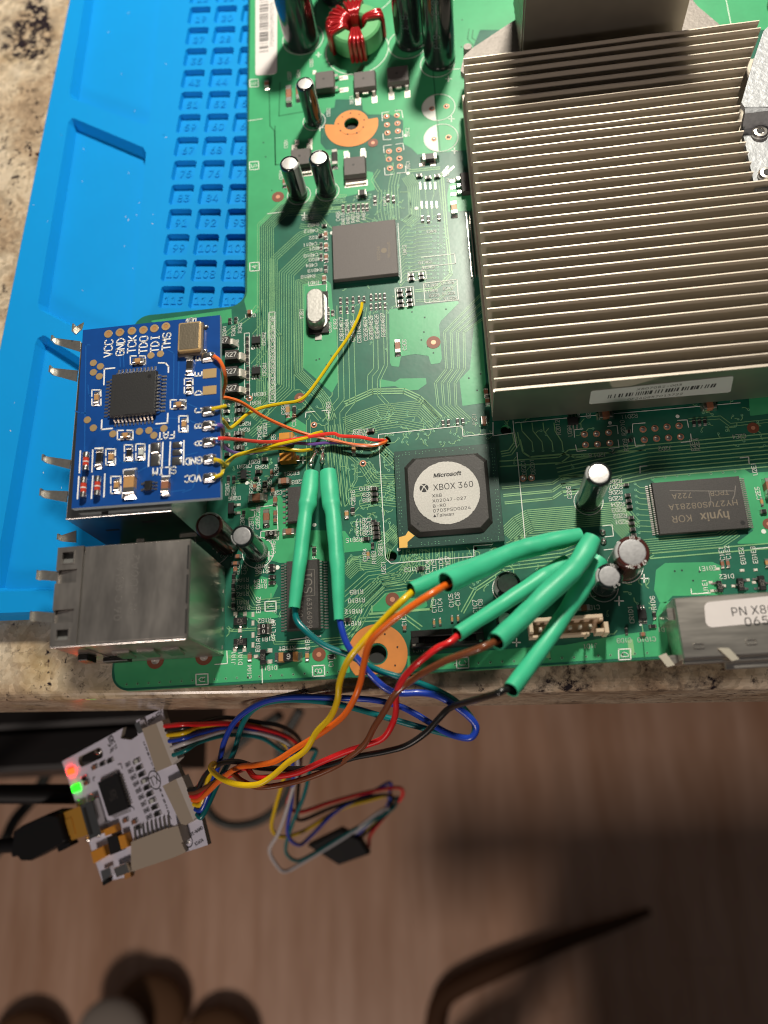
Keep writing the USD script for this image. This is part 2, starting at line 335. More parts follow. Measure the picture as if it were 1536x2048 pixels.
def strokes(mb, text, x, y, h, rot=0.0, w=0.14, z=0.08, asp=0.62, sp=0.92):
    """Single-stroke lettering, centred on x, y; h = height of a capital (mm)."""
    cw = h * asp; adv = h * sp * 0.9; L = adv * (len(text) - 1) + cw
    a = math.radians(rot); R2 = np.array([[math.cos(a), math.sin(a)], [-math.sin(a), math.cos(a)]])
    for i, c in enumerate(text):
        for s in G_.get(c, []):
            q = np.c_[s[:, 0] * cw + i * adv - L / 2, s[:, 1] * h - h / 2] @ R2 + [x, y]
            mb.ribbon(q, w, z)
TXT = {}
def letters(mb, text, x, y, h, rot=0.0, z=0.05, depth=0.03, bold=False, slant=0.0, sx=1.0, align=0.5):
    k = (text, bold)
    if k not in TXT:
        m = meshkit.text_mesh(text, 1.0, 1.0, bold); TXT[k] = (np.asarray(m.vertices), np.asarray(m.faces))
    v, f = TXT[k]; q = v.copy(); wd = q[:, 0].max()
    q[:, 0] = (q[:, 0] - wd * align) * sx + slant * q[:, 1]; q[:, 1] -= 0.5
    a = math.radians(rot); c, s = math.cos(a), math.sin(a)
    xy = q[:, :2] * h @ np.array([[c, s], [-s, c]]) + [x, y]
    mb.add(np.c_[xy, z + q[:, 2] * depth], f)

# ================================================================== COUNTERTOP, FLOOR
def edge_y(x): return 0.5 - 0.041 * (x + 19)
CZ = -10.6
mb = MB(); prof = []
for a in np.linspace(0, 90, 7): prof.append((2.5 - 2.5 * math.sin(math.radians(90 - a)) , CZ - 2.5 + 2.5 * math.cos(math.radians(90 - a)) ))
prof = [(0.0, -42.0), (0.0, -36.0)] + [(2.5 - 2.5 * math.cos(math.radians(a)), CZ - 2.5 + 2.5 * math.sin(math.radians(a))) for a in np.linspace(0, 90, 7)] + [(650.0, CZ), (650.0, -42.0)]
xs = (-420.0, 520.0); N = len(prof)
v = np.array([(x, edge_y(x) + d, z) for x in xs for d, z in prof]); i = np.arange(N); j = (i + 1) % N
mb.add(v, np.c_[i, N + i, N + j, j])
for s in (0, N):
    t = np.arange(1, N - 1); mb.add(v[s:s + N], np.c_[np.zeros(N - 2, int), t, t + 1])
single('countertop', mb, 'granite', 'beige granite countertop with dark flecks and a polished front edge under the circuit board', 'countertop', kind='structure')
FZ = -900.0
fl = thing('floor', 'blurred brown wooden plank floor far below the counter edge', 'floor', (0, 0, FZ), kind='structure')
mb = MB().box(-1500, 1500, -1600, 900, FZ - 12, FZ - 6); part('subfloor', mb, 'dark_wood', fl)
for k in range(30):
    x0 = -1400 + k * 92.0; off = (k * 371) % 700
    ys = [-1600] + [y for y in range(-1500 + off, 700, 900)] + [800]
    for a, b in zip(ys[:-1], ys[1:]):
        part('plank', MB().box(x0 + .06, x0 + 91.94, a + .1, b - .1, FZ - 6, FZ, 0.15), 'plank%d' % rng.integers(4), fl)

# ================================================================== BLUE SILICONE MAT
MZ, MB0 = -4.2, CZ + 0.02
fm = Frame((0, 0, MZ))
a, b = fm.px(140, 0), fm.px(0, 700); c, d = fm.px(0, 1226), fm.px(110, 1222)
dl = (b - a) / np.linalg.norm(b - a); db = (d - c) / np.linalg.norm(d - c)
t = np.linalg.solve(np.c_[dl, -db], c - a); corner = a + dl * t[0]
top_l = a - dl * 60; right_b = corner + db * 112; top_r = top_l + db * 112
outline = Polygon([corner, right_b, top_r, top_l]).buffer(-3).buffer(3, quad_segs=6)
def pk(pts): return Polygon([fm.px(*p) for p in pts]).buffer(-0.8, quad_segs=4).buffer(0.8, quad_segs=4)
pockets = [(pk([(178, -60), (139, 186), (144, 197), (290, 249), (298, 243), (326, -60)]), 1.3, 3.0),
           (pk([(136, 245), (144, 235), (287, 295), (292, 306), (262, 655), (246, 692), (152, 657), (78, 619), (76, 606)]), 1.3, 3.0),
           (pk([(70, 690), (75, 676), (88, 670), (160, 716), (262, 762), (262, 1178), (0, 1183), (-16, 1178)]), 1.3, 3.0)]
# the numbered cells
c0, c1 = fm.px(353, 489), fm.px(412, 489); cu = fm.px(398, 30)
ux = (c1 - c0); uy = (cu - c0) / 10.0
cw, chh = np.linalg.norm(ux) * 0.40, np.linalg.norm(uy) * 0.41
ang = math.degrees(math.atan2(ux[1], ux[0])); cells = []
nums = MB()
for r in range(-2, 14):
    for q in range(0, 6):
        ctr = c0 + ux * q + uy * r
        sq = affinity.rotate(Polygon(rrect(-cw, cw, -chh, chh, 1.0)), ang)
        pg = affinity.translate(sq, *ctr)
        if outline.buffer(-2).contains(pg): cells.append((pg, 0.35, 1.5, str(99 - 8 * r + q), ctr))
mb = MB(fm)
holes = [p[0] for p in pockets] + [c[0] for c in cells]
topp = outline
for h in holes: topp = topp.difference(h)
rim = topp
mb.flat(rim, 0.0)
def wall(poly, z0, inner, z1):
    p = np.array(poly.exterior.coords)[:-1]
    if Polygon(p).exterior.is_ccw is False: p = p[::-1]
    q = []
    n = len(p)
    for k in range(n):
        e0, e1 = p[k] - p[k - 1], p[(k + 1) % n] - p[k]
        n0 = np.array([-e0[1], e0[0]]) / (np.linalg.norm(e0) + 1e-9); n1 = np.array([-e1[1], e1[0]]) / (np.linalg.norm(e1) + 1e-9)
        b = n0 + n1; b /= np.linalg.norm(b) + 1e-9; q.append(p[k] + b * inner / max(0.5, b @ n0))
    q = np.array(q); i = np.arange(n); j = (i + 1) % n
    mb.add(np.vstack([np.c_[p, np.full(n, z0)], np.c_[q, np.full(n, z1)]]), np.c_[i, j, n + j, n + i])
    return Polygon(q)
for pg, inn, dep in pockets: mb.flat(wall(pg, 0, inn, -dep).buffer(0), -dep)
for pg, inn, dep, tx, ctr in cells: mb.flat(wall(pg, 0, inn, -dep).buffer(0), -dep)
wall(outline, 0.0, -0.5, -0.6); p = outline.buffer(0.5); wall(p, -0.6, 0.0, MB0 - MZ); mb.flat(p, MB0 - MZ)
matp = thing('silicone_mat', 'bright blue silicone repair mat with sunken trays and numbered cells under the green board', 'mat', (corner[0], corner[1], MB0))
part('mat_sheet', mb, 'mat_blue', matp, smooth=35)
mb = MB(fm)
for p0, p1 in (((364, -20), (327, 270)), ((327, 270), (292, 640))): mb.ribbon([fm.px(*p0), fm.px(*p1)], 0.35, 0.05)
part('mould_line', mb, 'mat_blue', matp)
lm = MB(fm); rl_ = np.random.default_rng(9)
for _ in range(46):
    x, y = rl_.uniform(corner[0] + 3, corner[0] + 62), rl_.uniform(corner[1] + 4, corner[1] + 190); z = -3.0 if any(p[0].buffer(-1.4).contains(Point(x, y)) for p in pockets) else 0.0
    if any(c[0].contains(Point(x, y)) for c in cells) or not rim.buffer(-1).contains(Point(x, y)) and z == 0: continue
    a_ = rl_.uniform(0, 6.3); L_ = rl_.uniform(.1, .55); lm.ribbon([(x, y), (x + L_ * math.cos(a_), y + L_ * math.sin(a_))], rl_.uniform(.08, .16), z + .03)
part('lint_specks', lm, 'label_white', matp, kind='stuff')
for pg, inn, dep, tx, ctr in cells:
    m2 = MB(fm); letters(m2, tx, ctr[0], ctr[1] - 0.1, 2.3, ang, z=-1.5, depth=0.22, sx=0.92); part('cell_number', m2, 'mat_blue', matp)
# ================================================================== MOTHERBOARD
MBD = thing('circuit_board', 'large green console motherboard with capacitors, chips and a finned heatsink, lying on the blue mat', 'circuit board', (60, 60, -1.6))
bo = Polygon([(0, 0), (175, 0), (175, 225), (28.8, 225), (28.8, 93.4), (0, 93.4)]).buffer(-4).buffer(8).buffer(-4, quad_segs=6)
HOLES = [(703, 248, 14), (754, 1308, 19), (771, 883, 11), (773, 910, 4.5), (783, 1112, 11), (1012, 860, 11), (950, 1096, 5)]
for x, y, r in HOLES: bo = bo.difference(Point(*W.px(x, y)).buffer(r * W.scale(x, y)[0], quad_segs=8))
def S(x, y): return W.scale(x, y)
mb = MB(); mb.flat(bo, 0); m0 = MB()
def side(b, poly, z0, z1):
    for ring in [poly.exterior] + list(poly.interiors):
        p = np.array(ring.coords)[:-1]; n = len(p); i = np.arange(n); j = (i + 1) % n
        b.add(np.vstack([np.c_[p, np.full(n, z0)], np.c_[p, np.full(n, z1)]]), np.c_[i, j, n + j, n + i])
board = part('laminate', mb, 'mask_dark', MBD)
side(m0, bo, -1.6, 0.0); m0.flat(bo, -1.6); part('laminate_edge', m0, 'board_edge', board)
def pp(pts, fr=W, h=0.0): return np.array([fr.px(x, y, h) for x, y in pts])
POURS = [
 [(496, -90), (1640, -90), (1640, 60), (960, 60), (936, 120), (936, 300), (835, 309), (822, 296), (807, 288), (806, 241), (780, 229), (736, 229), (726, 221), (723, 199), (671, 199), (669, 215), (655, 219), (641, 236), (641, 286), (652, 300), (698, 300), (700, 320), (720, 322), (724, 340), (746, 345), (750, 380), (680, 396), (563, 409), (519, 455), (517, 626), (495, 628), (489, 604), (498, 160)],
 [(606, 568), (655, 562), (662, 568), (666, 620), (672, 640), (677, 762), (664, 786), (606, 735)],
 [(778, 619), (915, 602), (918, 606), (882, 642), (878, 650), (884, 718), (880, 726), (862, 729), (857, 712), (830, 708), (802, 713), (798, 734), (783, 732), (780, 726)],
 [(948, 648), (962, 636), (975, 805), (925, 812), (919, 760), (940, 738)],
 [(759, 758), (790, 764), (800, 757), (852, 756), (853, 768), (836, 780), (808, 781), (790, 772), (759, 775)],
 [(1298, 957), (1488, 938), (1500, 946), (1620, 938), (1620, 1085), (1470, 1088), (1508, 1060), (1322, 976)],
 [(1312, 1140), (1330, 1126), (1425, 1124), (1441, 1131), (1446, 1190), (1345, 1192), (1332, 1206), (1319, 1205), (1308, 1180)],
 [(232, 1372), (226, 1318), (460, 1300), (512, 1318), (560, 1332), (606, 1316), (640, 1296), (694, 1290), (700, 1345), (600, 1360), (262, 1379)],
 [(815, 1312), (1130, 1290), (1250, 1268), (1300, 1262), (1320, 1206), (1350, 1200), (1342, 1313), (815, 1345)],
 [(470, 1022), (520, 1008), (560, 990), (604, 1060), (690, 1062), (700, 1076), (722, 1078), (745, 1090), (742, 1100), (690, 1105), (672, 1122), (560, 1126), (510, 1112), (525, 1060)],
 [(500, 1176), (522, 1152), (548, 1160), (556, 1172), (545, 1196), (512, 1199)],
 [(738, 1223), (770, 1186), (812, 1182), (818, 1196), (852, 1198), (855, 1212), (840, 1222)],
 [(298, 642), (440, 622), (463, 618), (464, 644), (440, 648), (330, 655)],
 [(573, 823), (592, 822), (594, 838), (612, 850), (612, 868), (572, 858)],
 [(925, 352), (962, 350), (964, 420), (896, 424), (894, 392), (898, 370)],
 [(470, 1225), (545, 1222), (560, 1235), (508, 1240)],
 [(1497, 785), (1640, 770), (1640, 815), (1500, 832)],
]
pour_shapes = []
for k, q in enumerate(POURS):
    pg = Polygon(pp(q)).buffer(-0.25).buffer(0.5).buffer(-0.25, quad_segs=3).intersection(bo.buffer(-0.5))
    if k == 0: pg = pg.buffer(0)
    pour_shapes.append(pg); m = MB().flat(pg, 0.03)
    part('copper_pour', m, 'mask_pour', board)
from shapely.ops import unary_union
poured = unary_union(pour_shapes)
# thin dark gaps cut into the pours
gap = MB()
for q in ([(560, 165), (558, 232), (640, 218)], [(550, 252), (551, 330), (600, 325)], [(630, 260), (640, 252)], [(866, 140), (880, 300)], [(938, 58), (935, 78), (950, 95)], [(946, 60), (944, 76), (962, 90)], [(632, 1), (630, 60)], [(538, 160), (540, 252), (549, 262), (551, 330)], [(820, 1306), (900, 1300)], [(1286, 1282), (1289, 1316)]):
    gap.ribbon(pp(q), 0.28, 0.05)
part('pour_gaps', gap, 'mask_gap', board, kind='stuff')

# ---------------------------------------------------------------- traces
tr = MB(); via_r = MB(); via_h = MB(); VIAS = []
def bundle(q, n=1, pitch=0.5, w=0.135, z=0.04, px=True):
    P = pp(q) if px else np.asarray(q, float)
    if n == 1: tr.ribbon(P, w, z); return
    ls = LineString(P)
    for k in range(n):
        o = (k - (n - 1) / 2) * pitch
        g = ls.offset_curve(o, join_style=2) if abs(o) > 1e-6 else ls
        for h in getattr(g, 'geoms', [g]):
            if len(h.coords) > 1: tr.ribbon(np.array(h.coords), w, z)
def via(x, y, mm=False, r=0.30, blind=False):
    p = np.array([x, y]) if mm else W.px(x, y)
    VIAS.append(p); c = circ(0, 0, r, 9) + p; via_r.add(np.c_[c, np.full(9, 0.06)], [(0, k, k + 1) for k in range(1, 8)])
    c = circ(0, 0, r * 0.48, 7) + p + [-0.03, 0.03]; via_h.add(np.c_[c, np.full(7, 0.075)], [(0, k, k + 1) for k in range(1, 6)])
B = bundle
B([(690, 402), (574, 411), (531, 452), (531, 800), (500, 832)], 9, .52)
B([(625, 460), (600, 470), (548, 518), (547, 660), (557, 674), (557, 768), (520, 804), (505, 820)], 4, .55)
B([(645, 500), (614, 508), (573, 548), (573, 775), (538, 808), (510, 838)], 7, .62)
B([(652, 553), (600, 566), (597, 745), (640, 787), (652, 802), (664, 840)], 6, .42)
B([(700, 415), (655, 418), (575, 425)], 4, .7)
B([(690, 610), (694, 800), (674, 824), (676, 1010)], 4, 1.35)
B([(738, 615), (734, 640), (751, 680), (752, 738), (740, 752), (740, 790)], 2, 1.1)
B([(769, 610), (772, 730), (758, 760), (758, 790), (790, 825)], 2, .8)
B([(668, 850), (686, 1012)], 8, .62)
B([(645, 890), (650, 930)], 3, .8)
for k in range(4): B([(968 + 5 * k, 583 + 14 * k), (889 + 13 * k, 664), (893 + 12 * k, 738), (871 + 13 * k, 766), (876 + 12 * k, 812), (905 + 12 * k, 838)], 2, .42)
B([(884, 345), (892, 452), (902, 548), (884, 566), (868, 578), (830, 582)], 2, .55, .24)
B([(915, 565), (876, 600), (832, 602)], 2, .5)
for k in range(16):
    y = 450 + 7.4 * k; B([(801, y + 12), (810, y + 1), (828, y + 1), (834, y - 2), (860 + (k * 7) % 14, y - 5)])
    via(862 + (k * 7) % 14, y - 5); via(876, y - 5); via(888, y - 5)
B([(770, 380), (768, 420), (774, 452)], 5, .85); B([(792, 345), (786, 372), (790, 440)], 4, .75)
B([(814, 352), (827, 372), (830, 432), (812, 448)], 7, .48); B([(760, 385), (745, 360), (758, 340)], 2, .7); B([(818, 342), (880, 336)], 2, .6, .25)
B([(800, 384), (818, 384), (824, 428), (812, 440)], 1); B([(848, 350), (852, 400), (856, 420), (857, 440)], 1); B([(866, 350), (868, 388), (863, 405), (865, 440)], 1); B([(875, 350), (884, 420)], 1)
B([(690, 850), (760, 825), (842, 816), (872, 846)], 9, .48); B([(690, 808), (745, 783), (808, 782), (838, 796), (880, 836)], 3, .6, .26)
B([(700, 870), (760, 852), (800, 846), (850, 856)], 4, .6)
B([(760, 895), (790, 925), (797, 935)], 5, .55); B([(730, 930), (750, 960), (798, 960)], 6, .55)
B([(705, 985), (770, 975), (797, 985)], 5, .55); B([(720, 1010), (760, 1002), (797, 1006)], 4, .6); B([(690, 905), (712, 925), (712, 960), (698, 985)], 2, .5)
B([(1016, 1075), (1040, 1052), (1060, 1041), (1228, 1027), (1262, 1062)], 12, .44, .19)
B([(1016, 1092), (1050, 1075), (1120, 1068)], 4, .5)
for k in range(3): B([(1004 + k * 3, 976 + 15 * k), (1105, 967 + 15 * k), (1124, 954 + 15 * k), (1165, 951 + 14 * k)], 2, .42, .22)
B([(1120, 960), (1300, 922), (1560, 898)], 9, .95, .26); B([(1000, 928), (1120, 920), (1140, 905), (1290, 895)], 2, 1.3, .3)
for k in range(4): B([(1042 + 22 * k, 846), (1044 + 22 * k, 862), (1064 + 20 * k, 884), (1066 + 20 * k, 900)], 1, 1, .22); via(1066 + 20 * k, 902)
B([(1003, 908), (1020, 905), (1034, 886), (1030, 866)], 3, .6, .24)
B([(1040, 880), (1046, 905), (1060, 914), (1130, 908), (1150, 915), (1180, 912)], 1, 1, .4)
B([(798, 1058), (768, 1090), (764, 1112), (752, 1123), (712, 1127), (690, 1148)], 9, .40); B([(797, 1072), (776, 1098)], 5, .40)
B([(815, 1112), (810, 1130), (776, 1150), (738, 1155), (688, 1200)], 4, .85); B([(836, 1108), (820, 1132), (802, 1156), (764, 1163), (700, 1226), (688, 1232)], 7, .46)
B([(870, 1150), (840, 1168), (768, 1178), (735, 1210), (715, 1248), (690, 1268)], 4, .7); B([(700, 1272), (722, 1240), (812, 1234), (842, 1256)], 2, .8, .24)
B([(855, 1098), (856, 1146)], 16, .72); B([(930, 1106), (930, 1150)], 8, .9); B([(740, 1228), (862, 1218), (866, 1196)], 1, 1, .5)
B([(925, 1225), (950, 1180), (1010, 1140)], 2, .6, .22); B([(1000, 1128), (1130, 1112), (1160, 1100)], 5, .75, .22)
B([(1290, 1093), (1440, 1080), (1470, 1060)], 7, .5); B([(1300, 1112), (1560, 1090)], 2, 1.1, .25); B([(1222, 1122), (1290, 1118), (1306, 1108)], 2, .6)
for k in range(9): B([(1270 + k, 968 + 12.2 * k), (1280, 975 + 11 * k), (1291 + 2 * k, 976 + 11 * k)], 1); via(1270 + k, 968 + 12.2 * k)
B([(1228, 1012), (1246, 1020), (1270, 1050)], 6, .5); B([(1215, 975), (1248, 960)], 3, .9)
B([(496, 1176), (512, 1205), (560, 1200)], 3, .55); B([(466, 1196), (484, 1198), (503, 1217), (560, 1214)], 2, .45); B([(455, 1254), (463, 1261), (512, 1258)], 2, .45)
B([(545, 1268), (550, 1286), (600, 1285), (690, 1276)], 2, .5); B([(560, 1300), (700, 1285)], 1); B([(455, 1314), (500, 1312)], 2, .4)
B([(440, 690), (452, 668), (500, 632), (515, 612)], 2, .9); B([(505, 668), (522, 648), (524, 600)], 1); B([(506, 730), (530, 700), (533, 640)], 2, 1.2); B([(500, 750), (535, 755), (538, 790)], 3, 1.0)
B([(617, 840), (618, 960)], 2, 1.0); B([(605, 800), (618, 815), (640, 840)], 2, .7); B([(655, 470), (630, 455), (600, 452)], 3, .6)
B([(610, 440), (640, 436), (655, 455)], 3, .6); B([(700, 430), (760, 452)], 3, .9); B([(640, 400), (660, 415), (740, 408)], 3, .6)
B([(470, 965), (500, 962), (520, 985)], 2, .6, .22); B([(512, 900), (540, 890)], 3, .7); B([(500, 870), (522, 850), (540, 846)], 4, .6)
B([(1378, 840), (1440, 835), (1460, 850), (1536, 842)], 2, .7)
# fan-out round the big chips: a via and a short dog-leg each
def scatter(q, n, seed, lo=1.0, hi=3.0):
    r = np.random.default_rng(seed); pg = Polygon(pp(q)); x0, y0, x1, y1 = pg.bounds; k = 0
    while k < n:
        x, y = r.uniform(x0, x1), r.uniform(y0, y1)
        if not pg.contains(Point(x, y)) or poured.contains(Point(x, y)): continue
        if VIAS and min(np.hypot(*(np.array(VIAS) - (x, y)).T)) < 0.75: continue
        k += 1; via(x, y, True, r.uniform(.24, .33)); a = r.choice([0, 45, 90, 135, 180, 225, 270, 315]); L = r.uniform(lo, hi) * .5
        d = np.array([math.cos(math.radians(a)), math.sin(math.radians(a))]); a2 = a + r.choice([-45, 45]); d2 = np.array([math.cos(math.radians(a2)), math.sin(math.radians(a2))])
        p = np.array([x, y]); bundle([p, p + d * L, p + d * L + d2 * L * r.uniform(.4, 1.4)], 1, px=False, w=.17, z=0.035)
scatter([(695, 830), (800, 815), (800, 890), (790, 1060), (695, 1120)], 95, 3)
scatter([(690, 1060), (770, 1000), (770, 1090), (690, 1150)], 12, 4)
scatter([(800, 820), (960, 845), (1000, 880), (800, 890)], 45, 5, .6, 2)
scatter([(815, 1100), (1000, 1086), (1000, 1150), (820, 1170)], 30, 6, .6, 2)
scatter([(640, 400), (800, 380), (805, 450), (660, 462)], 50, 7, .6, 1.8)
scatter([(800, 440), (895, 430), (905, 560), (805, 570)], 22, 8, .5, 1.2)
scatter([(675, 575), (800, 562), (775, 700), (680, 660)], 20, 9, .5, 1.5)
scatter([(440, 800), (560, 810), (640, 900), (560, 980), (445, 990)], 46, 10, .7, 2)
scatter([(600, 780), (660, 760), (660, 860), (600, 850)], 14, 11)
scatter([(1010, 840), (1200, 830), (1180, 930), (1010, 960)], 16, 12)
scatter([(1390, 800), (1536, 790), (1536, 900), (1390, 900)], 24, 13, .6, 2)
scatter([(1200, 1120), (1310, 1110), (1310, 1290), (1220, 1290)], 14, 14)
scatter([(440, 1100), (560, 1130), (560, 1290), (455, 1300)], 24, 15, .7, 2)
scatter([(900, 1140), (1100, 1120), (1080, 1240), (880, 1240)], 22, 16, .8, 2.5)
scatter([(760, 300), (800, 310), (800, 380), (760, 390)], 6, 17)
part('copper_traces', tr, 'mask_trace', board, kind='stuff')
r = np.random.default_rng(21)
for q in POURS[:3] + POURS[5:7] + [POURS[9], POURS[3]]:
    pg = Polygon(pp(q)).buffer(-1); x0, y0, x1, y1 = pg.bounds; n = int(pg.area / 60) + 6
    for _ in range(n):
        x, y = r.uniform(x0, x1), r.uniform(y0, y1)
        if pg.contains(Point(x, y)): c = circ(x, y, .22, 7); via_h.add(np.c_[c, np.full(7, .07)], [(0, k, k + 1) for k in range(1, 6)])
for k in range(7): via(1306 + 24 * k + (k > 3) * 20, 957 - 2.4 * k)
part('vias', via_r, 'via', board, kind='stuff'); part('via_holes', via_h, 'via_hole', board, kind='stuff')
bt = MB()
for k in range(46):
    x = 3.5 + 2.45 * k
    if 51 < x < 65: continue
    bt.cyl(x, 1.3, .29, .02, .09, 8); 
part('edge_vias', bt, 'via', board, kind='stuff')
bt = MB()
for k in range(46):
    x = 3.5 + 2.45 * k
    if 51 < x < 65: continue
    bt.cyl(x, 1.3, .17, .02, .12, 7)
part('edge_via_holes', bt, 'hole_black', board, kind='stuff')

# ---------------------------------------------------------------- bare copper: mounting rings, fiducials, header pads
def disc(x, y, r, **k): return Point(*W.px(x, y)).buffer(r * S(x, y)[0], **k)
h1 = disc(703, 250, 53); cut = Polygon(pp([(640, 249), (640, 190), (770, 190), (770, 233), (730, 240), (672, 250)])); h1 = h1.difference(cut).union(disc(703, 248, 34)).difference(disc(703, 248, 14.5))
rp = part('mounting_pad', MB().ext(h1, 0.02, 0.09), 'gold_pad', board)
part('screw_ring', MB().ext(disc(703, 248, 26).difference(disc(703, 248, 15)), 0.09, 0.14), 'gold_pad', board)
h2 = disc(755, 1308, 60).difference(disc(754, 1308, 19.5)).intersection(bo.buffer(-0.3)); part('mounting_pad', MB().ext(h2, 0.02, 0.09), 'gold_pad', board)
for x, y, r1 in HOLES:
    p = W.px(x, y); part('hole_bottom', MB().cyl(p[0], p[1], r1 * S(x, y)[0] + .02, -1.62, -1.55, 24), 'hole_black', board)
st = MB()
for x, y, rr, n in ((703, 248, 26, 9), (755, 1308, 42, 7)):
    for k in range(n):
        a = 2 * math.pi * (k + .3) / n; p = W.px(x, y) + np.array([math.cos(a), math.sin(a)]) * rr * S(x, y)[0]; st.cyl(*p, .2, .1, .17, 7)
part('stitch_holes', st, 'hole_black', board, kind='stuff')
for x, y, r1 in ((556, 394, 12), (746, 286, 10), (867, 685, 14), (785, 1199, 14), (638, 1309, 13.5), (600, 796, 11), (1506, 856, 12), (1537, 1048, 12), (311, 1320, 17), (408, 1313, 17)):
    p = part('test_point', MB().ext(disc(x, y, r1), 0.02, 0.085), 'copper_ring' if r1 != 17 else 'copper_ring', board)
    part('centre_dot', MB().ext(disc(x, y, r1 * (.36 if r1 != 17 else .5)), 0.085, 0.12), 'copper_dot' if r1 != 17 else 'solder', p)
pads = [(773, 233), (794, 231), (774, 250), (795, 247), (775, 266), (796, 262.5), (778, 303), (798, 300), (778, 319), (799, 317), (780, 337), (800, 333),
        (1169, 869), (1193, 868), (1217, 865.5), (1171, 890), (1195, 889), (1219.5, 886.5), (1286, 859), (1309.6, 857), (1334, 854), (1358, 852), (1288.6, 880), (1313, 877.5), (1337, 876), (1361, 874),
        (864, 218), (893, 213), (868, 279), (897, 275), (628, 850), (726, 927), (1046, 957), (1063, 956), (499, 797)]
for x, y in pads:
    p = W.px(x, y); r1 = .62; dark = y > 840
    q = part('header_pad', MB().cyl(*p, r1 + .16, .03, .1, 14), 'copper_dot', board)
    part('solder_fill', MB().ball(p[0], p[1], 0.08, r1 * .82, .26), 'solder', q, smooth=40)

# ---------------------------------------------------------------- silkscreen
sk = MB(); skd = MB()
def T(text, x, y, rot=0, h=1.0, z=0.09, mbx=None):
    p = W.px(x, y); strokes(mbx or sk, text, p[0], p[1], h * .9, rot, .12 * h ** .5, z)
LAB = '''R2B10 735 977 180;R2B9 738 989 180;R2B8 738 1000 180;C2B17 727 1041 180;R2B14 727 1049 180;R2B13 728 1058 180;R2B12 728 1067 180;R2B15 708 1080 180;R1B9 713 1184 180;R1B10 713 1201 180;R1B12 707 1223 180;R1B11 705 1247 180;R2B19 722 862 0;R2B16 720 870 0;C2B16 706 996 90;R1B3 748 1115 90;R2B11 761 1095 90;C1B4 730 1110 90;U2C1 767 1135 90;R1C3 822 1139 180;C1C4 855 1135 90;C1C5 868 1132 90;C1C6 882 1128 90;C1C7 895 1125 90;C1C1 808 1240 90;C1C5 902 1201 90;C1C6 915 1198 90;C1C3 868 1212 90;C1C4 880 1210 90;C1C7 950 1213 90;C1C8 961 1212 90;
CR3A2 528 678 90;CR3A1 529 738 90;DB3A1 517 789 180;R3A1 510 806 180;D3A1 449 662 90;R3A3 467 662 90;R3A2 480 656 90;L3A3 474 690 90;C4A1 500 632 180;FB2B2 530 860 90;CM2A2 519 866 90;C2B5 547 880 90;C3B6 588 842 90;R3B3 657 815 90;Y3B1 603 628 90;C3B5 659 655 90;R3B2 671 648 90;C3B2 567 818 90;
R4B2 627 450 180;C4B12 622 462 180;R4B22 632 475 180;C4B11 620 489 180;R4B21 632 497 180;C4B10 622 511 180;R4B20 632 519 180;C4B4 623 531 180;R4B19 630 541 180;R4B18 616 553 180;R4D1 626 566 180;R4D2 615 437 180;
R3B1R4B17 683 658 90;C3B3R4B4 694 660 90;C3B4R4B5 706 662 90;C3B1R4B23 718 662 90;C3B2R4B24 731 658 90;R3B6R4B25 742 655 90;R3B4R4B26 754 653 90;R3B5R4B27 766 650 90;
C4B6 676 433 90;R4B15 686 438 90;R4B14 696 436 90;R4B13 706 434 90;R4B12 716 432 90;R4B11 727 428 90;C5D6 724 393 180;R4B1 750 402 90;C4C10 850 525 180;C4C15 856 535 180;R4C12 862 571 180;R4C10 895 566 180;R4C11 862 582 180;R4C9 896 577 180;R3C8 868 591 180;R3C16 897 587 180;R3C7 868 601 180;R3C15 900 597 180;C3C6 809 690 90;U4C2 809 500 90;J5C1 816 331 90;J6C2 815 265 90;C4C1 770 402 90;R4C1 862 463 180;
C2D6 1138 985 90;U2E1 1508 938 90;C2E5 1516 987 90;R2D8 1230 963 180;R2D7 1231 974 180;R2D6 1231 985 180;R2D5 1231 997 180;R2D4 1235 1009 180;R2D3 1237 1020 180;R2D2 1240 1032 180;R2D1 1243 1044 180;
EG1E1 1414 1137 180;C1E1 1443 1107 90;C1E2 1455 1105 90;EG1E2 1484 1112 90;EG1E3 1508 1110 90;D1E2 1453 1153 180;U1E1 1410 1172 90;R1D6 1306 1206 90;C1D1 1178 1190 180;C1D6 1185 1215 180;
C2A8 485 1042 90;C2B1 503 1048 90;C2B5C2B6 516 1034 90;R2B6 545 1077 180;C1A5 547 1095 90;D2A6 469 997 180;R2A7 455 979 90;R2A6 467 985 90;R2A8 503 975 90;R0A4 518 970 90;R2B1 539 965 90;EG2B1 583 947 180;R2B4 553 940 90;C2B8 596 964 180;CR2A1 488 933 180;B2B1 508 924 180;C2B7 552 986 180;R2A9 523 934 180;
R1B7 522 1133 180;R1B6 524 1143 180;R1B4 520 1163 180;R1B5 521 1173 180;EG1A2 517 1210 90;EG1A1 516 1287 90;R1B2 529 1241 180;R1B1 536 1278 180;J1A1 467 1316 90;D1A1 481 1316 90;C1A4 499 1343 90;D1B1 541 1336 180;RT1B1 574 1297 180;C1B2 615 1286 90;P1B1 629 1105 90;C1B1 662 1320 90;FL1B1 547 1255 90;
C6B8 623 126 90;C6B7 579 152 90;R6B4 597 148 90;C5B2 657 225 90;C5B3 661 320 90;U6C1 703 200 90;C5B1 572 288 90;C5B4 562 350 90;C5C9 886 350 180;R5C2 905 360 180;R2A1 487 860 180;R2A2 490 848 180;R2A3 482 888 180;4A 340 655 0'''
for it in LAB.replace('\n', '').split(';'):
    a = it.split()
    if len(a) == 4: T(a[0], float(a[1]), float(a[2]), float(a[3]), .86 if 840 < float(a[1]) < 912 and 450 < float(a[2]) < 610 else 1.0)
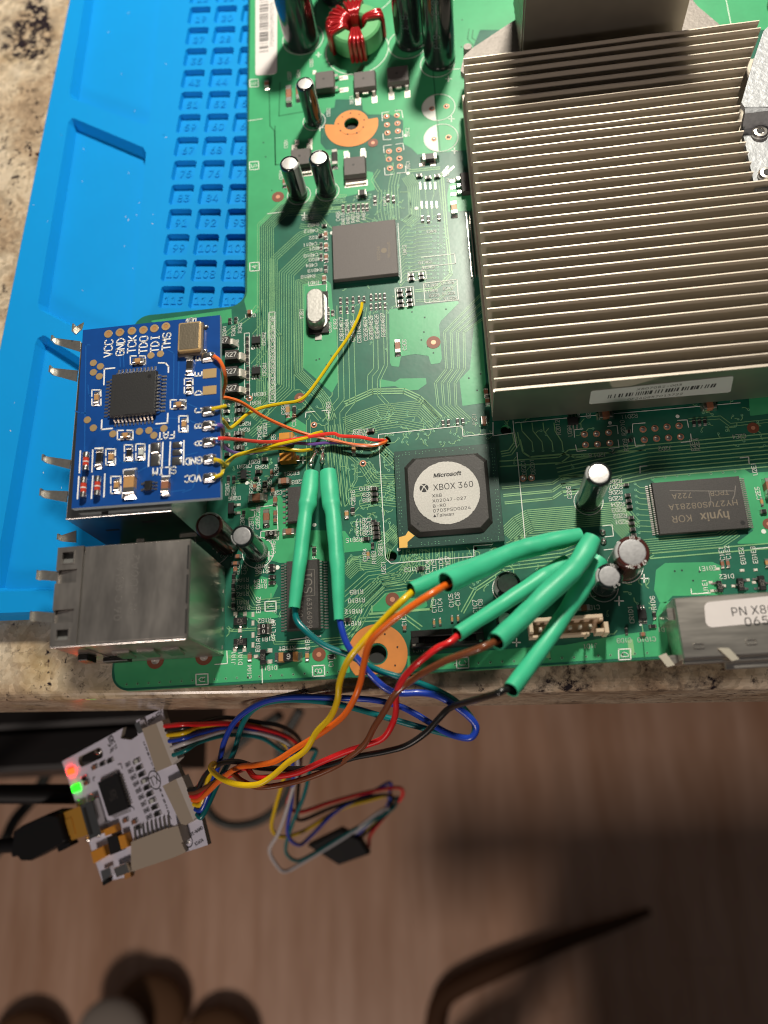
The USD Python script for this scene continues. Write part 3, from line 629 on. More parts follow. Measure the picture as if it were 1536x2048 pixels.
for it in 'R2D12 1116 855 90;U2D1 1139 861 90;R2D11 1258 833 180;R2D10 1246 856 90;R2D9 1251 890 90;J2D1 1200 910 180;J2D2 1330 897 180;DB2C1 1047 935 90;DB2D1 1065 934 90;P2C1 949 838 90;C2D3 1176 825 90;C2E1 1388 800 180;C2E4 1478 873 180;R2E3 1385 890 90;R2E4 1394 889 90;C1A2 453 1110 180;R1A5 480 1134 180;C1A3 480 1145 180;R1A4 485 1160 180;R1A3 485 1174 180;R1A2 485 1188 180;R1A1 485 1205 180;D1A2 487 1216 180;CR1D1 1262 1229 90;C1D9 1248 1281 180;C1D10 1293 1279 180;D1D1 1329 1259 180;J1D1 1180 1292 180;2 1226 903 180;6 1180 911 180;J1C1 838 1300 180'.split(';'):
    a = it.split(); T(a[0], float(a[1]), float(a[2]), float(a[3]), mbx=skd)
p = W.px(545, 714); strokes(sk, 'C3A7R3A9C3A4R3A5R3A3C3A5R3A4C3A6', p[0], p[1], .95, 90, .10, .09, sp=.84)
def SL(q, w=0.18, m=None): (m or sk).ribbon(pp(q), w, 0.085)
def BOX(x0, y0, x1, y1, sh=0, w=.18): SL([(x0, y0), (x1, y0 - sh), (x1 + sh * .4, y1 - sh), (x0 + sh * .4, y1), (x0, y0)], w)
BOX(538, 625, 550, 806, 1, .16); BOX(489, 667, 499, 797, 1, .16)
for t, x, y, s in (('A', 404, 1359, 12), ('B', 637, 1342, 12), ('C', 925, 1326, 12), ('D', 1249, 1309, 12), ('1', 541, 1213, 11), ('4', 509, 534, 9.5), ('5', 508, 332, 9), ('6', 508, 167, 8.5)):
    BOX(x - s, y - s * .85, x + s, y + s * .9, 1.2, .22); T(t, x, y, 90, 1.55)
for q in ([(757, 869), (924, 852), (926, 873), (985, 867)], [(757, 869), (771, 1117), (782, 1127), (948, 1113), (947, 1092), (985, 1089)], [(986, 845), (986, 872), (1028, 866), (1026, 842)], [(1030, 846), (1200, 830), (1480, 806)],
          [(1028, 868), (1033, 895)], [(1034, 905), (1050, 1078)], [(497, 242), (524, 238)], [(535, 428), (568, 424)], [(524, 1332), (525, 1366)], [(865, 0), (893, 140), (920, 138)], [(1450, -10), (1462, 50)],
          [(765, 242), (764, 226), (778, 224)], [(790, 222), (803, 221), (806, 236)], [(766, 268), (767, 280), (782, 279)], [(790, 277), (806, 275), (805, 262)], [(768, 306), (767, 292), (783, 290)], [(792, 289), (806, 287), (808, 300)], [(769, 336), (770, 351), (786, 349)], [(794, 347), (812, 345), (811, 332)],
          [(1149, 875), (1148, 860), (1166, 858)], [(1215, 853), (1234, 851), (1236, 868)], [(1151, 890), (1154, 903), (1172, 901)], [(1218, 897), (1238, 895), (1236, 880)], [(1265, 865), (1265, 848), (1290, 846)], [(1355, 841), (1374, 840), (1377, 855)], [(1268, 876), (1271, 893), (1290, 890)], [(1362, 885), (1383, 883), (1381, 868)],
          [(1280, 946), (1280, 933), (1294, 932)], [(1480, 916), (1497, 914), (1498, 928)], [(1205, 1052), (1224, 1050), (1227, 1072), (1210, 1074)], [(1228, 1098), (1208, 1100)], [(445, 1082), (459, 1080), (459, 1104)], [(454, 1302), (455, 1327), (430, 1329)], [(505, 1340), (505, 1340)],
          [(611, 835), (612, 825), (630, 823)], [(644, 822), (657, 821), (658, 838)], [(558, 1300), (620, 1296)], [(500, 1020), (518, 1018), (518, 1014), (538, 1012), (554, 1008), (556, 1060), (522, 1063), (521, 1077)], [(499, 1060), (498, 1036), (509, 1034), (509, 1022), (500, 1020)], [(1505, 1098), (1536, 1095)], [(1382, 1178), (1383, 1188), (1420, 1186)],
          [(816, 545), (851, 541), (853, 558), (816, 563), (816, 545)], [(790, 577), (826, 573), (829, 611), (793, 615), (790, 577)], [(843, 515), (909, 508), (911, 527), (846, 534)], [(847, 567), (914, 559), (917, 600), (850, 606), (847, 567)], [(796, 447), (803, 560), (801, 566)], [(865, 392), (1, 1)][:1] * 2, [(580, 1280), (642, 1272)]): SL(q)
for x, y, r1 in ((516, 1105, 31), (628.5, 243, 22), (598, 390, 23), (655, 383, 23), (1177, 1003, 29), (1206, 1175, 30), (1014, 1177, 29), (425, 1095, 36), (1250, 1132, 36), (606, 78, 40), (815, 88, 38), (875, 128, 34), (877, 215, 33), (882, 276, 34), (714, 100, 62), (880, -20, 40), (720, -20, 70)):
    p = W.px(x, y); SL0 = circ(p[0], p[1], r1 * S(x, y)[0], 40); sk.ribbon(np.vstack([SL0, SL0[:1]]), .2, .088)
for x, y, s in ((640, 255, 7), (643, 198, 0), (538, 1112, 9), (434, 1098, 8), (1288, 1157, 8), (1238, 1202, 9), (903, 238, 6), (909, 302, 6), (609, 431, 6), (606, 921, 6), (637, 110, 5), (897, 158, 6), (1033, 1285, 8)):
    if s: SL([(x - s, y), (x + s, y)], .24); SL([(x, y - s), (x, y + s)], .24)
dots = MB()
for x, y, r1 in ((664, 466, 4), (506, 696, 4), (507, 756, 4), (555, 1135, 4.5), (545, 1243, 4.5), (480, 828, 4), (478, 885, 4), (494, 966, 4), (798, 1099, 4), (1237, 1086, 4), (1527, 1063, 5), (1220, 846, 4), (629, 1050, 4), (816, 347, 4), (1355, 833, 4), (1157, 829, 3), (812, 271, 4), (833, 417, 4), (1281, 1249, 3)):
    p = W.px(x, y); dots.cyl(p[0], p[1], r1 * S(x, y)[0], .05, .09, 12)
for x, y, r1 in ((877, 215, 32), (882, 276, 33)):
    p = W.px(x, y); R1 = r1 * S(x, y)[0]; c = Point(*p).buffer(R1).intersection(Polygon([(p[0] - 9, p[1] - 9), (p[0] - .9, p[1] - 9), (p[0] - .9, p[1] + 9), (p[0] - 9, p[1] + 9)]))
    dots.ext(c, .05, .085)
part('silkscreen_print', sk, 'silk', board, kind='stuff'); part('silkscreen_print', skd, 'silk_dim', board, kind='stuff'); part('silkscreen_fills', dots, 'silk', board, kind='stuff')
bp = MB()
for x, y, w, h in ((700, 364, 4, 0), (744, 1220, 3, 18), (1262, 1295, 11, 32), (1095, 1300, 9, 32)):
    if h: q = W.rect(x - w / 2, y - h / 2, x + w / 2, y + h / 2); bp.box(*q, .03, .08)
part('bare_marks', bp, 'mask_trace', board, kind='stuff')
# ---------------------------------------------------------------- components: builders
solder_mb = MB()
def smd(kind, x, y, L, w, ax, h=None, parent=None, fr=W, text=None, pads=True, smb=None):
    """x, y, L, w in photograph pixels (centre of the top, length with ends, width); ax the long axis."""
    parent = parent or MBD; sx, sy = fr.scale(x, y)
    lx, ly = (L * sx, w * sy) if ax == 'x' else (w * sx, L * sy); h = h or min(lx, ly) * .75
    p = fr.px(x, y, h); a, b = lx / 2, ly / 2; nm, mt = {'cap': ('chip_capacitor', 'ceramic'), 'tan': ('chip_capacitor', 'ceramic_tan'), 'res': ('chip_resistor', 'res_black'), 'ptc': ('chip_fuse', 'res_black'), 'white': ('chip_resistor', 'silk_grey')}[kind]
    e = .26 if kind != 'res' else .2; m, t = MB(fr), MB(fr); q = MB(fr)
    bz = h if kind != 'res' else h
    if ax == 'x':
        m.box(p[0] - a * (1 - e), p[0] + a * (1 - e), p[1] - b * .94, p[1] + b * .94, .02, bz, .06)
        for s in (-1, 1): t.box(p[0] + s * a, p[0] + s * a * (1 - 2 * e), p[1] - b, p[1] + b, .02, h + .02, .08); q.loft([(rectp(*sorted((p[0] + s * a * .8, p[0] + s * (a + .35 * lx * .5))), p[1] - b * 1.05, p[1] + b * 1.05), .03), (rectp(*sorted((p[0] + s * a * .8, p[0] + s * (a + .05))), p[1] - b * .8, p[1] + b * .8), h * .55)])
    else:
        m.box(p[0] - a * .94, p[0] + a * .94, p[1] - b * (1 - e), p[1] + b * (1 - e), .02, bz, .06)
        for s in (-1, 1): t.box(p[0] - a, p[0] + a, p[1] + s * b, p[1] + s * b * (1 - 2 * e), .02, h + .02, .08); q.loft([(rectp(p[0] - a * 1.05, p[0] + a * 1.05, *sorted((p[1] + s * b * .8, p[1] + s * (b + .35 * ly * .5)))), .03), (rectp(p[0] - a * .8, p[0] + a * .8, *sorted((p[1] + s * b * .8, p[1] + s * (b + .05)))), h * .55)])
    r = part(nm, m, mt, parent); part('end_caps', t, 'tin' if kind != 'ptc' else 'brown_ptc', r)
    if pads and q.v: part('solder_fillets', q, 'solder', r, smooth=60)
    if text:
        z = MB(fr); strokes(z, text, p[0], p[1], min(lx, ly) * .62, 0 if ax == 'x' else 90, .13, h + .035); part('marking', z, 'marking_white', r)
    return r
def leads(m, fr, x, y, d, L, w, z0, th=.16):
    """One gull-wing lead leaving the body at x, y in direction d."""
    d = np.array(d, float); n = np.array([-d[1], d[0]]) * w / 2; prof = [(0, z0), (.32 * L, z0), (.52 * L, th), (L, th * .9)]
    v = []
    for s, z in prof:
        c = np.array([x, y]) + d * s
        for k, zz in ((1, z), (-1, z), (-1, z - th), (1, z - th)): v.append((*(c + n * k), zz))
    f = []
    for k in range(3):
        a, b = 4 * k, 4 * k + 4
        for i in range(4): j = (i + 1) % 4; f.append((a + i, a + j, b + j, b + i))
    f += [(0, 3, 2, 1), (12, 13, 14, 15)]
    m.add(v, f)
def chip(name, x0, x1, y0, y1, h, mat_, sides, parent=None, fr=W, z0=.1, ch=.12, label=None, lead_mat='tin'):
    """sides: {direction: (offsets along the side, lead length, lead width)}"""
    parent = parent or MBD; m = MB(fr); t = .12 * h
    zm = z0 + (h - z0) * .5
    m.loft([(rectp(x0 + t, x1 - t, y0 + t, y1 - t), z0), (rectp(x0, x1, y0, y1), zm), (rectp(x0 + t, x1 - t, y0 + t, y1 - t), h - .03), (rectp(x0 + t + .05, x1 - t - .05, y0 + t + .05, y1 - t - .05), h)])
    r = part(name, m, mat_, parent, label); l = MB(fr)
    for sd, (offs, L, w) in sides.items():
        for o in offs:
            if sd == 'l': leads(l, fr, x0, o, (-1, 0), L, w, zm)
            if sd == 'r': leads(l, fr, x1, o, (1, 0), L, w, zm)
            if sd == 't': leads(l, fr, o, y1, (0, 1), L, w, zm)
            if sd == 'b': leads(l, fr, o, y0, (0, -1), L, w, zm)
    if l.v: part('leads', l, lead_mat, r)
    return r
def can_cap(x, y, r, h, body='sleeve_black', label=None, stripe=None, vent=True, top=None, text=None, rim=None):
    """Radial electrolytic capacitor standing at pixel x, y (its foot); r, h in mm."""
    c = W.px(x, y); X, Y = c
    m = MB().lathe(X, Y, [(r * .9, .05), (r * .97, .25), (r, .6), (r, 1.1), (r * .955, 1.35), (r * .955, 1.6), (r, 1.9), (r, h - .55), (r * .97, h - .2), (r * .9, h), (r * .78, h + .03), (r * .74, h - .12)], 40)
    p = part('capacitor', m, body, MBD, label, smooth=35)
    t = MB().lathe(X, Y, [(r * .75, h - .3), (r * .75, h - .06), (r * .70, h - .0), (.02, h + .02)], 32)
    q = part('top_disc', t, top or 'can_top', p, smooth=35)
    if vent:
        g = MB()
        for a in (30, 90, 150): d = np.array([math.cos(math.radians(a)), math.sin(math.radians(a))]) * r * .5; g.ribbon([c - d, c + d], .07, h + .006)
    if stripe is not None:
        b = MB(); aa = np.radians(np.linspace(stripe - 32, stripe + 32, 9)); P = []
        for z, rr in ((1.95, r), (h - .55, r), (h - .2, r * .97), (h, r * .9), (h + .022, r * .82)):
            P.append(np.c_[X + (rr + .018) * np.cos(aa), Y + (rr + .018) * np.sin(aa), np.full(9, z + (.012 if z > h - .3 else 0))])
        v = np.vstack(P); f = [(k * 9 + i, k * 9 + i + 1, (k + 1) * 9 + i + 1, (k + 1) * 9 + i) for k in range(4) for i in range(8)]
        b.add(v, f); part('polarity_stripe', b, 'sleeve_band', p, smooth=60)
    for ts, ta in (rim or ()):
        b = MB(); t2 = MB(); strokes(t2, ts, 0, 0, r * .2, 0, .13, 0, .6); v = np.vstack(t2.v); f = np.vstack(t2.f)
        a = math.radians(ta) - v[:, 0] / (r * .87); rr = r * .86 + v[:, 1]
        b.add(np.c_[X + rr * np.cos(a), Y + rr * np.sin(a), np.full(len(v), h + .03)], f); part('rim_print', b, 'marking_white', p)
    if text:
        b = MB(); s, a0, hh, z1, mt = text; rr = r + .03
        t2 = MB(); strokes(t2, s, 0, 0, hh, 0, .22, 0)
        v = np.vstack(t2.v); f = np.vstack(t2.f)
        # wrap: reading down the can
        a = math.radians(a0) + v[:, 1] / rr; zz = z1 - v[:, 0]
        b.add(np.c_[X + rr * np.cos(a), Y + rr * np.sin(a), zz], f); part('print', b, 'sleeve_print', p)
    return p
# ---------------------------------------------------------------- capacitors (foot pixel, radius, height)
can_cap(628.5, 243, 2.28, 12.7, label='slim black capacitor between the barcode sticker and the upper orange mounting ring', stripe=20)
can_cap(598, 390, 2.45, 11.6, label='left one of the two black capacitors side by side below the mounting ring', stripe=330)
can_cap(655, 383, 2.55, 12.2, label='right one of the two black capacitors side by side below the mounting ring', stripe=100)
can_cap(1177, 1003, 2.65, 16.9, label='tall black capacitor standing alone between the square chip and the flash chip', stripe=165)
can_cap(1206, 1173, 2.72, 9.2, top='can_dull', label='short black capacitor beside the sleeved plugs, left of the brown capacitor', stripe=170, rim=(('105C', 60), ('S 3', 300)))
can_cap(516, 1105, 2.5, 13.1, top='can_dull', label='black capacitor leaning over its ring behind the network jack', stripe=205)
can_cap(1014, 1178, 2.75, 5.0, top='can_dull', label='low black capacitor between the green sleeves', stripe=185, rim=(('10', 150), ('6.3', 60)))
can_cap(455, 1086, 3.0, 13.5, 'sleeve_brown', top='can_dull', label='brown sleeved capacitor behind the usb socket', stripe=75)
can_cap(1247, 1132, 3.5, 11.0, 'sleeve_brown', top='can_dull', label='brown sleeved capacitor below the flash chip', stripe=165, rim=(('10 2', 75), ('47 6.3V', 285)))
can_cap(606, 84, 4.9, 25, label='big black capacitor at the top left beside the barcode sticker', stripe=None, text=('1500', 212, 1.5, 15.0, 0))
can_cap(880, 122, 4.2, 25, label='big black capacitor nearest the heatsink corner', stripe=None, text=('6.3V   6.3V', 262, 1.7, 14.0, 0))
can_cap(822, 84, 4.2, 25, label='big black capacitor between the red coil and its twin', stripe=None, text=('6.3V   6.3V', 255, 1.7, 14.0, 0))
can_cap(672, -8, 4.4, 22, label='big black capacitor behind the one beside the barcode sticker')
can_cap(1010, 1247, 1.9, 4.2, label='small black capacitor under the green sleeves', stripe=None)
can_cap(1570, 12, 4.6, 20, label='black capacitor at the top right edge')

# ---------------------------------------------------------------- the red coil
X, Y = W.px(716, 84); ro, ri, hh = 7.1, 3.0, 6.4
t = MB(); n = 40
sec = [(ri + .5, .6), (ro - .5, .6), (ro, 1.1), (ro, hh - .5), (ro - .5, hh), (ri + .5, hh), (ri, hh - .5), (ri, 1.1)]
v = []; a = np.arange(n) * 2 * math.pi / n
for r1, z in sec: v.append(np.c_[X + r1 * np.cos(a), Y + r1 * np.sin(a), np.full(n, z)])
K = len(sec); f = [(k * n + i, k * n + (i + 1) % n, ((k + 1) % K) * n + (i + 1) % n, ((k + 1) % K) * n + i) for k in range(K) for i in range(n)]
t.add(np.vstack(v), f); coil = part('coil_core', t, 'toroid_green', MBD, 'pale green ring core wound with red copper wire', smooth=35)
def turn(a0, lift=0.0, rr=.55):
    a1 = math.radians(a0); d = np.array([math.cos(a1), math.sin(a1)]); P = []
    for r1, z in ((ro + .5, .5), (ro + .55, 2.5), (ro + .5, hh - .4), (ro - .1, hh + .45), ((ro + ri) / 2, hh + .6 + lift), (ri + .2, hh + .42), (ri - .42, hh - .6), (ri - .45, 2.5), (ri - .4, .4)):
        P.append((X + d[0] * r1, Y + d[1] * r1, z))
    return MB().tube(spline(P, 5), rr, 8)
for a0 in (258, 267, 276, 285): part('winding', turn(a0), 'enamel_red', coil, smooth=60)
for k, a0 in enumerate((3, 12, 21, 74, 83, 92, 101, 110, 128, 139, 150, 164, 175, 186, 199, 210)): part('winding', turn(a0, .1 * (k % 2)), 'enamel_red', coil, smooth=60)

# ---------------------------------------------------------------- power transistors and regulators
def dpak(x0, y0, x1, y1, h, tab, lead_side, label=None):
    q = W.rect(x0, y0, x1, y1, h); w = q[1] - q[0]; l = q[3] - q[2]
    o = {'b': [q[0] + w * .14, q[0] + w * .86], 't': [q[0] + w * .14, q[0] + w * .86], 'r': [q[2] + l * .16, q[2] + l * .84]}[lead_side]
    r = chip('power_transistor', *q, h, 'epoxy_grey', {lead_side: (o, 2.2, .8)}, label=label)
    m = MB(); s = MB()
    for oo in o:
        if lead_side == 'b': m.box(oo - .75, oo + .75, q[2] - 3.4, q[2] - 1.0, .03, .1)
        if lead_side == 't': m.box(oo - .75, oo + .75, q[3] + 1.0, q[3] + 3.4, .03, .1)
        if lead_side == 'r': m.box(q[1] + 1.0, q[1] + 3.4, oo - .75, oo + .75, .03, .1)
    if lead_side == 'b': m.box(q[0] + w * .38, q[0] + w * .62, q[2] - .7, q[2], .6, 1.0)
    if tab == 'b': m.box(q[0] + .25, q[1] - .25, q[2] - 1.3, q[2] + .1, .08, .62, .1); m.box(q[0], q[1], q[2] - 1.8, q[2], .03, .1)
    part('tabs', m, 'tin_pad', r); d = MB().cyl(q[0] + w * .45, q[2] + l * .55, .38, h - .02, h + .006, 12); part('dimple', d, 'epoxy', r)
    return r
dpak(629, 141, 669, 177, 2.3, None, 'r', 'grey transistor with its legs to the right, next to the slim capacitor')
dpak(706, 141, 752, 175, 2.3, None, 'b', 'grey transistor standing left of its twin under the red coil')
dpak(773, 131, 818, 164, 2.3, None, 'b', 'grey transistor nearest the two big capacitors')
dpak(580, 296, 622, 330, 2.3, 'b', 't', 'grey transistor hidden behind the pair of capacitors')
dp = dpak(686, 312, 732, 350, 2.3, 'b', 't', 'grey square transistor below the mounting ring')
q = W.rect(921, 343, 945, 384, 1.7); r = chip('voltage_regulator', *q, 1.7, 'epoxy', {'l': ([q[2] + (q[3] - q[2]) * k for k in (.17, .5, .83)], 2.6, .8)}); 

# ---------------------------------------------------------------- chips
q = (*W.px(670, 571), 0); x, y = 51.64, 96.6
pk_ = MB().box(x - .15, x + 16.2, y - .2, y + 16.0, .05, .85); r = part('square_chip', pk_, 'substrate', MBD, 'plain grey square chip in the middle of the upper board')
part('mould_cap', MB().box(x, x + 16.0, y, y + 15.8, .85, 2.1, .1), 'epoxy_grey', r)
m = MB(); letters(m, 'Microsoft', x + 14.0, y + 7.0, .75, 90, 2.1, .01, sx=1.0); letters(m, 'X02046', x + 11.4, y + 6.2, .8, 90, 2.1, .01); m.cyl(x + 12.8, y + 6.9, .75, 2.1, 2.112, 14); part('marking', m, 'marking_tan', r)
# the big southbridge package
x, y, s = 64.2, 26.9, 23.0
r = part('bridge_chip', MB().box(x, x + s, y, y + s, .35, 1.25, .05), 'substrate', MBD, 'large square chip with a round silver print on a black cap')
c0 = (x + s / 2, y + s / 2 + .1); a = 8.55; k = 2.0
oct_ = lambda e: np.array([(-a - e + k, -a - e), (a + e - k, -a - e), (a + e, -a - e + k), (a + e, a + e - k), (a + e - k, a + e), (-a - e + k, a + e), (-a - e, a + e - k), (-a - e, -a - e + k)]) + c0
part('mould_cap', MB().loft([(oct_(.75), 1.25), (oct_(.65), 1.5), (oct_(0), 2.45), (oct_(-.08), 2.5)]), 'epoxy', r, smooth=20)
cx, cy = c0[0] - .2, c0[1] + .1; R1 = 7.3
n = 120; rr = R1 * (1 + .006 * np.sin(np.arange(n) * 2.3) * (rng.random(n)) + .004 * rng.standard_normal(n)); tt = np.arange(n) * 2 * np.pi / n
part('round_print', MB().flat(Polygon(np.c_[cx + rr * np.cos(tt), cy + rr * np.sin(tt)]), 2.515), 'chip_silver', r)
m = MB(); e = np.array(c0)
letters(m, 'Microsoft', cx + .3, cy + 4.25, .92, 1.0, 2.52, .012, True, .22, 1.08); letters(m, 'Microsoft', cx + .36, cy + 4.25, .92, 1.0, 2.521, .012, True, .22, 1.08)
letters(m, 'XBOX 360', cx + 1.5, cy + 1.45, 1.42, 1.0, 2.52, .012, False, 0, .92)
lg = Point(cx - 4.9, cy + 1.45).buffer(.98)
for sgn in (1, -1):
    p = [(cx - 4.9 + sgn * u_, cy + 1.45 + v_) for u_, v_ in ((-.75, -.95), (-.25, 0.0), (-.05, .35), (.8, .95))]; lg = lg.difference(LineString(p).buffer(.11))
m.ext(lg, 2.52, 2.532)
for tx, dy, L in (('XSB', -.55, 1.7), ('X02047-027', -1.75, 6.2), ('B-R0', -2.95, 2.4), ('0703PSD0024', -4.05, 6.9), ('  Taiwan', -5.15, 5.6)):
    letters(m, tx, cx - 3.3, cy + dy, .72, 1.0, 2.52, .012, False, 0, 1.18, 0.0)
m.loft([(np.array([(cx - 3.3, cy - 5.5), (cx - 2.6, cy - 5.5), (cx - 2.95, cy - 4.85)]), 2.52), (np.array([(cx - 3.3, cy - 5.5), (cx - 2.6, cy - 5.5), (cx - 2.95, cy - 4.85)]), 2.53)])
part('lettering', m, 'ink', r)
part('corner_mark', MB().prism([(x + .15, y + .15), (x + 1.9, y + .15), (x + 2.0, y + 1.4), (x + 3.6, y + 2.7), (x + 2.3, y + 3.9), (x + 1.6, y + 2.9), (x + .15, y + 2.6)], 1.25, 1.29), 'gold_mark', r)
part('dimple', MB().cyl(x + 4.6, y + 4.9, .3, 2.48, 2.506, 14), 'epoxy_black', r)
dd = MB()
for k in range(28):
    for off in (.55, 1.0):
        if rng.random() < .5: dd.cyl(x + 1.2 + k * .76, y + off, .09, 1.25, 1.27, 6)
        if rng.random() < .5: dd.cyl(x + 1.2 + k * .76, y + s - off, .09, 1.25, 1.27, 6)
        if rng.random() < .6: dd.cyl(x + off, y + 1.2 + k * .76, .09, 1.25, 1.27, 6); dd.cyl(x + s - off, y + 1.2 + k * .76, .09, 1.25, 1.27, 6)
part('ball_dots', dd, 'via', r, kind='stuff')
# flash memory
q = (119.6, 138.1, 25.7, 37.6); o = [q[2] + .5 + k * .474 for k in range(24)]
r = chip('flash_chip', *q, 1.2, 'epoxy', {'l': (o, 1.15, .26), 'r': (o, 1.15, .26)}, label='wide flash memory chip with legs on both short sides')
m = MB(); letters(m, 'hynix', 131.6, 28.9, 1.75, 180, 1.2, .012, True); letters(m, 'KOR', 124.8, 28.9, 1.5, 180, 1.2, .012); letters(m, 'HY27US08281A', 129.6, 31.6, 1.25, 180, 1.2, .012, sx=1.05); letters(m, 'TPCB', 133.4, 34.0, 1.1, 180, 1.2, .012); letters(m, '722A', 125.6, 34.0, 1.2, 180, 1.2, .012)
part('marking', m, 'marking_tan', r); m = MB()
m.ribbon([(123.2, 35.4), (126, 35.1), (131.5, 34.6), (136.3, 34.2)], .16, 1.214); m.ribbon([(131.2, 34.7), (131.3, 32.6), (131.0, 31.4)], .15, 1.215); m.ribbon([(136.9, 35.3), (136.3, 33.2), (135.8, 32.4)], .18, 1.215); part('scratch_marks', m, 'marking_grey', r)
part('dimple', MB().cyl(136.9, 27.0, .5, 1.19, 1.206, 14), 'epoxy_black', r)
# clock chip
q = (39.2, 46.6, 10.3, 25.9); o = [q[2] + .5 + k * .635 for k in range(24)]
r = chip('clock_chip', *q, 2.2, 'epoxy', {'l': (o, 1.5, .3), 'r': (o, 1.5, .3)}, label='long narrow chip with many legs under the two green sleeves')
m = MB(); letters(m, 'ICS', 44.1, 20.5, 1.9, 270, 2.2, .012); letters(m, '6316099', 44.4, 13.9, 1.1, 270, 2.2, .012); letters(m, '0640', 42.4, 14.9, 1.05, 270, 2.2, .012)
m.ribbon([(42.3, 23.4), (45.6, 23.4), (45.6, 17.6), (42.3, 17.6)], .1, 2.21); part('marking', m, 'marking_grey', r)
# narrow audio chip
q = W.rect(574, 972, 607, 1044, 1.6); o = [q[2] + .55 + k * 1.27 for k in range(7)]
chip('narrow_chip', *q, 1.6, 'epoxy', {'l': (o, 1.3, .42), 'r': (o, 1.3, .42)}, label='small chip half hidden by the left green sleeve')
# tiny transistors, three and six legged
def sot(x0, y0, x1, y1, sd, n, tx=None, h=1.0, L=.9, fr=W, parent=None):
    q = fr.rect(x0, y0, x1, y1, h); S_ = {}
    for k, c in zip(sd, n):
        a, b = (q[2], q[3]) if k in 'lr' else (q[0], q[1]); S_[k] = ([a + (b - a) * (i + .5) / c for i in range(c)] if c > 1 else [(a + b) / 2], L, .42 if c < 3 else .3)
        if c == 2: S_[k] = ([a + (b - a) * .18, a + (b - a) * .82], L, .45)
    r = chip('small_transistor', *q, h, 'epoxy_black', S_, fr=fr, parent=parent, lead_mat='solder')
    if tx: m = MB(fr); strokes(m, tx, (q[0] + q[1]) / 2, (q[2] + q[3]) / 2, .8, 180 if sd[0] in 'tb' else 90, .1, h + .01); part('marking', m, 'marking_grey', r)
    return r
sot(466, 1234, 493, 1249, 'tb', (2, 1), 'X2'); sot(466, 1276, 493, 1290, 'tb', (1, 2), 'A2'); sot(519, 1298, 531, 1329, 'lr', (1, 2), 'A2')
sot(455, 1004, 467, 1028, 'r', (2,), None, 1.0, 1.2); sot(480, 938, 492, 958, 'rl', (3, 3)); sot(502, 672, 520, 687, 'tb', (3, 3)); sot(502, 733, 520, 748, 'tb', (3, 3))
sot(1435, 1160, 1446, 1184, 'lr', (2, 1), 'A2'); sot(1476, 1155, 1489, 1181, 'lr', (1, 2), 'A2'); sot(1518, 1150, 1532, 1180, 'lr', (2, 1), 'A2'); sot(1276, 1217, 1294, 1238, 'tb', (3, 4)); sot(1135, 833, 1157, 848, 'tb', (3, 3))
pd = MB()
for x, y, w, h in ((506, 1229, 6, 10), (506, 1246, 6, 10), (506, 1270, 6, 11), (506, 1290, 6, 11), (471, 1228, 8, 9), (490, 1228, 8, 9), (480, 1261, 8, 9), (470, 1299, 8, 9), (489, 1299, 8, 9), (512, 1313, 9, 7), (540, 1301, 10, 9), (540, 1323, 10, 8), (476, 1010, 11, 6), (476, 1026, 11, 6),
                   (844, 330, 12, 6), (866, 329, 12, 7), (1421, 1165, 9, 6), (1424, 1182, 9, 6), (1448, 1172, 9, 6), (1467, 1172, 9, 6), (1496, 1160, 8, 6), (1508, 1165, 9, 6), (1511, 1140, 9, 6), (1484, 1141, 10, 6), (629, 145, 8, 8), (1435, 1138, 9, 6), (594, 285, 9, 10), (621, 283, 9, 11), (692, 307, 10, 9), (726, 302, 10, 10)):
    q = W.rect(x - w / 2, y - h / 2, x + w / 2, y + h / 2); pd.loft([(rectp(*q), .03), (rectp(q[0] + .1, q[1] - .1, q[2] + .1, q[3] - .1), .16)])
for k in range(4):
    for y in (372, 410):
        q = W.rect(840.5 + 10 * k + (y > 400) * 3 - 1.6, y - 7, 840.5 + 10 * k + (y > 400) * 3 + 1.6, y + 7); pd.box(*q, .03, .12)
for q in ([(886, 346), (896, 334)], [(888, 352), (907, 334)]): pd.ribbon(pp(q), .5, .1)
part('bare_pads', pd, 'tin_pad', board, kind='stuff')
# 0.27 ohm shunts beside the blue board
for x0, y0, x1, y1, tx in ((432, 673, 457, 688, 'R27'), (450, 700, 474, 718, 'R27'), (449, 733, 474, 752, 'R27'), (450, 768, 474, 784, 'R27')):
    q = W.rect(x0, y0, x1, y1, 2.4); w = q[1] - q[0]
    r = part('shunt_resistor', MB().loft([(rectp(q[0] - .2, q[1] + .2, q[2], q[3]), .2), (rectp(q[0] - .2, q[1] + .2, q[2], q[3]), 1.5), (rectp(*q), 2.4)]), 'epoxy', MBD)
    part('terminal', MB().loft([(rectp(q[1] + .1, q[1] + 1.7, q[2] + .2, q[3] - .2), .05), (rectp(q[1] + .1, q[1] + .75, q[2] + .3, q[3] - .3), 1.5)]), 'tin_pad', r)
    m = MB(); strokes(m, tx, (q[0] + q[1]) / 2, (q[2] + q[3]) / 2, 1.15, 0, .15, 2.42); part('marking', m, 'marking_white', r)
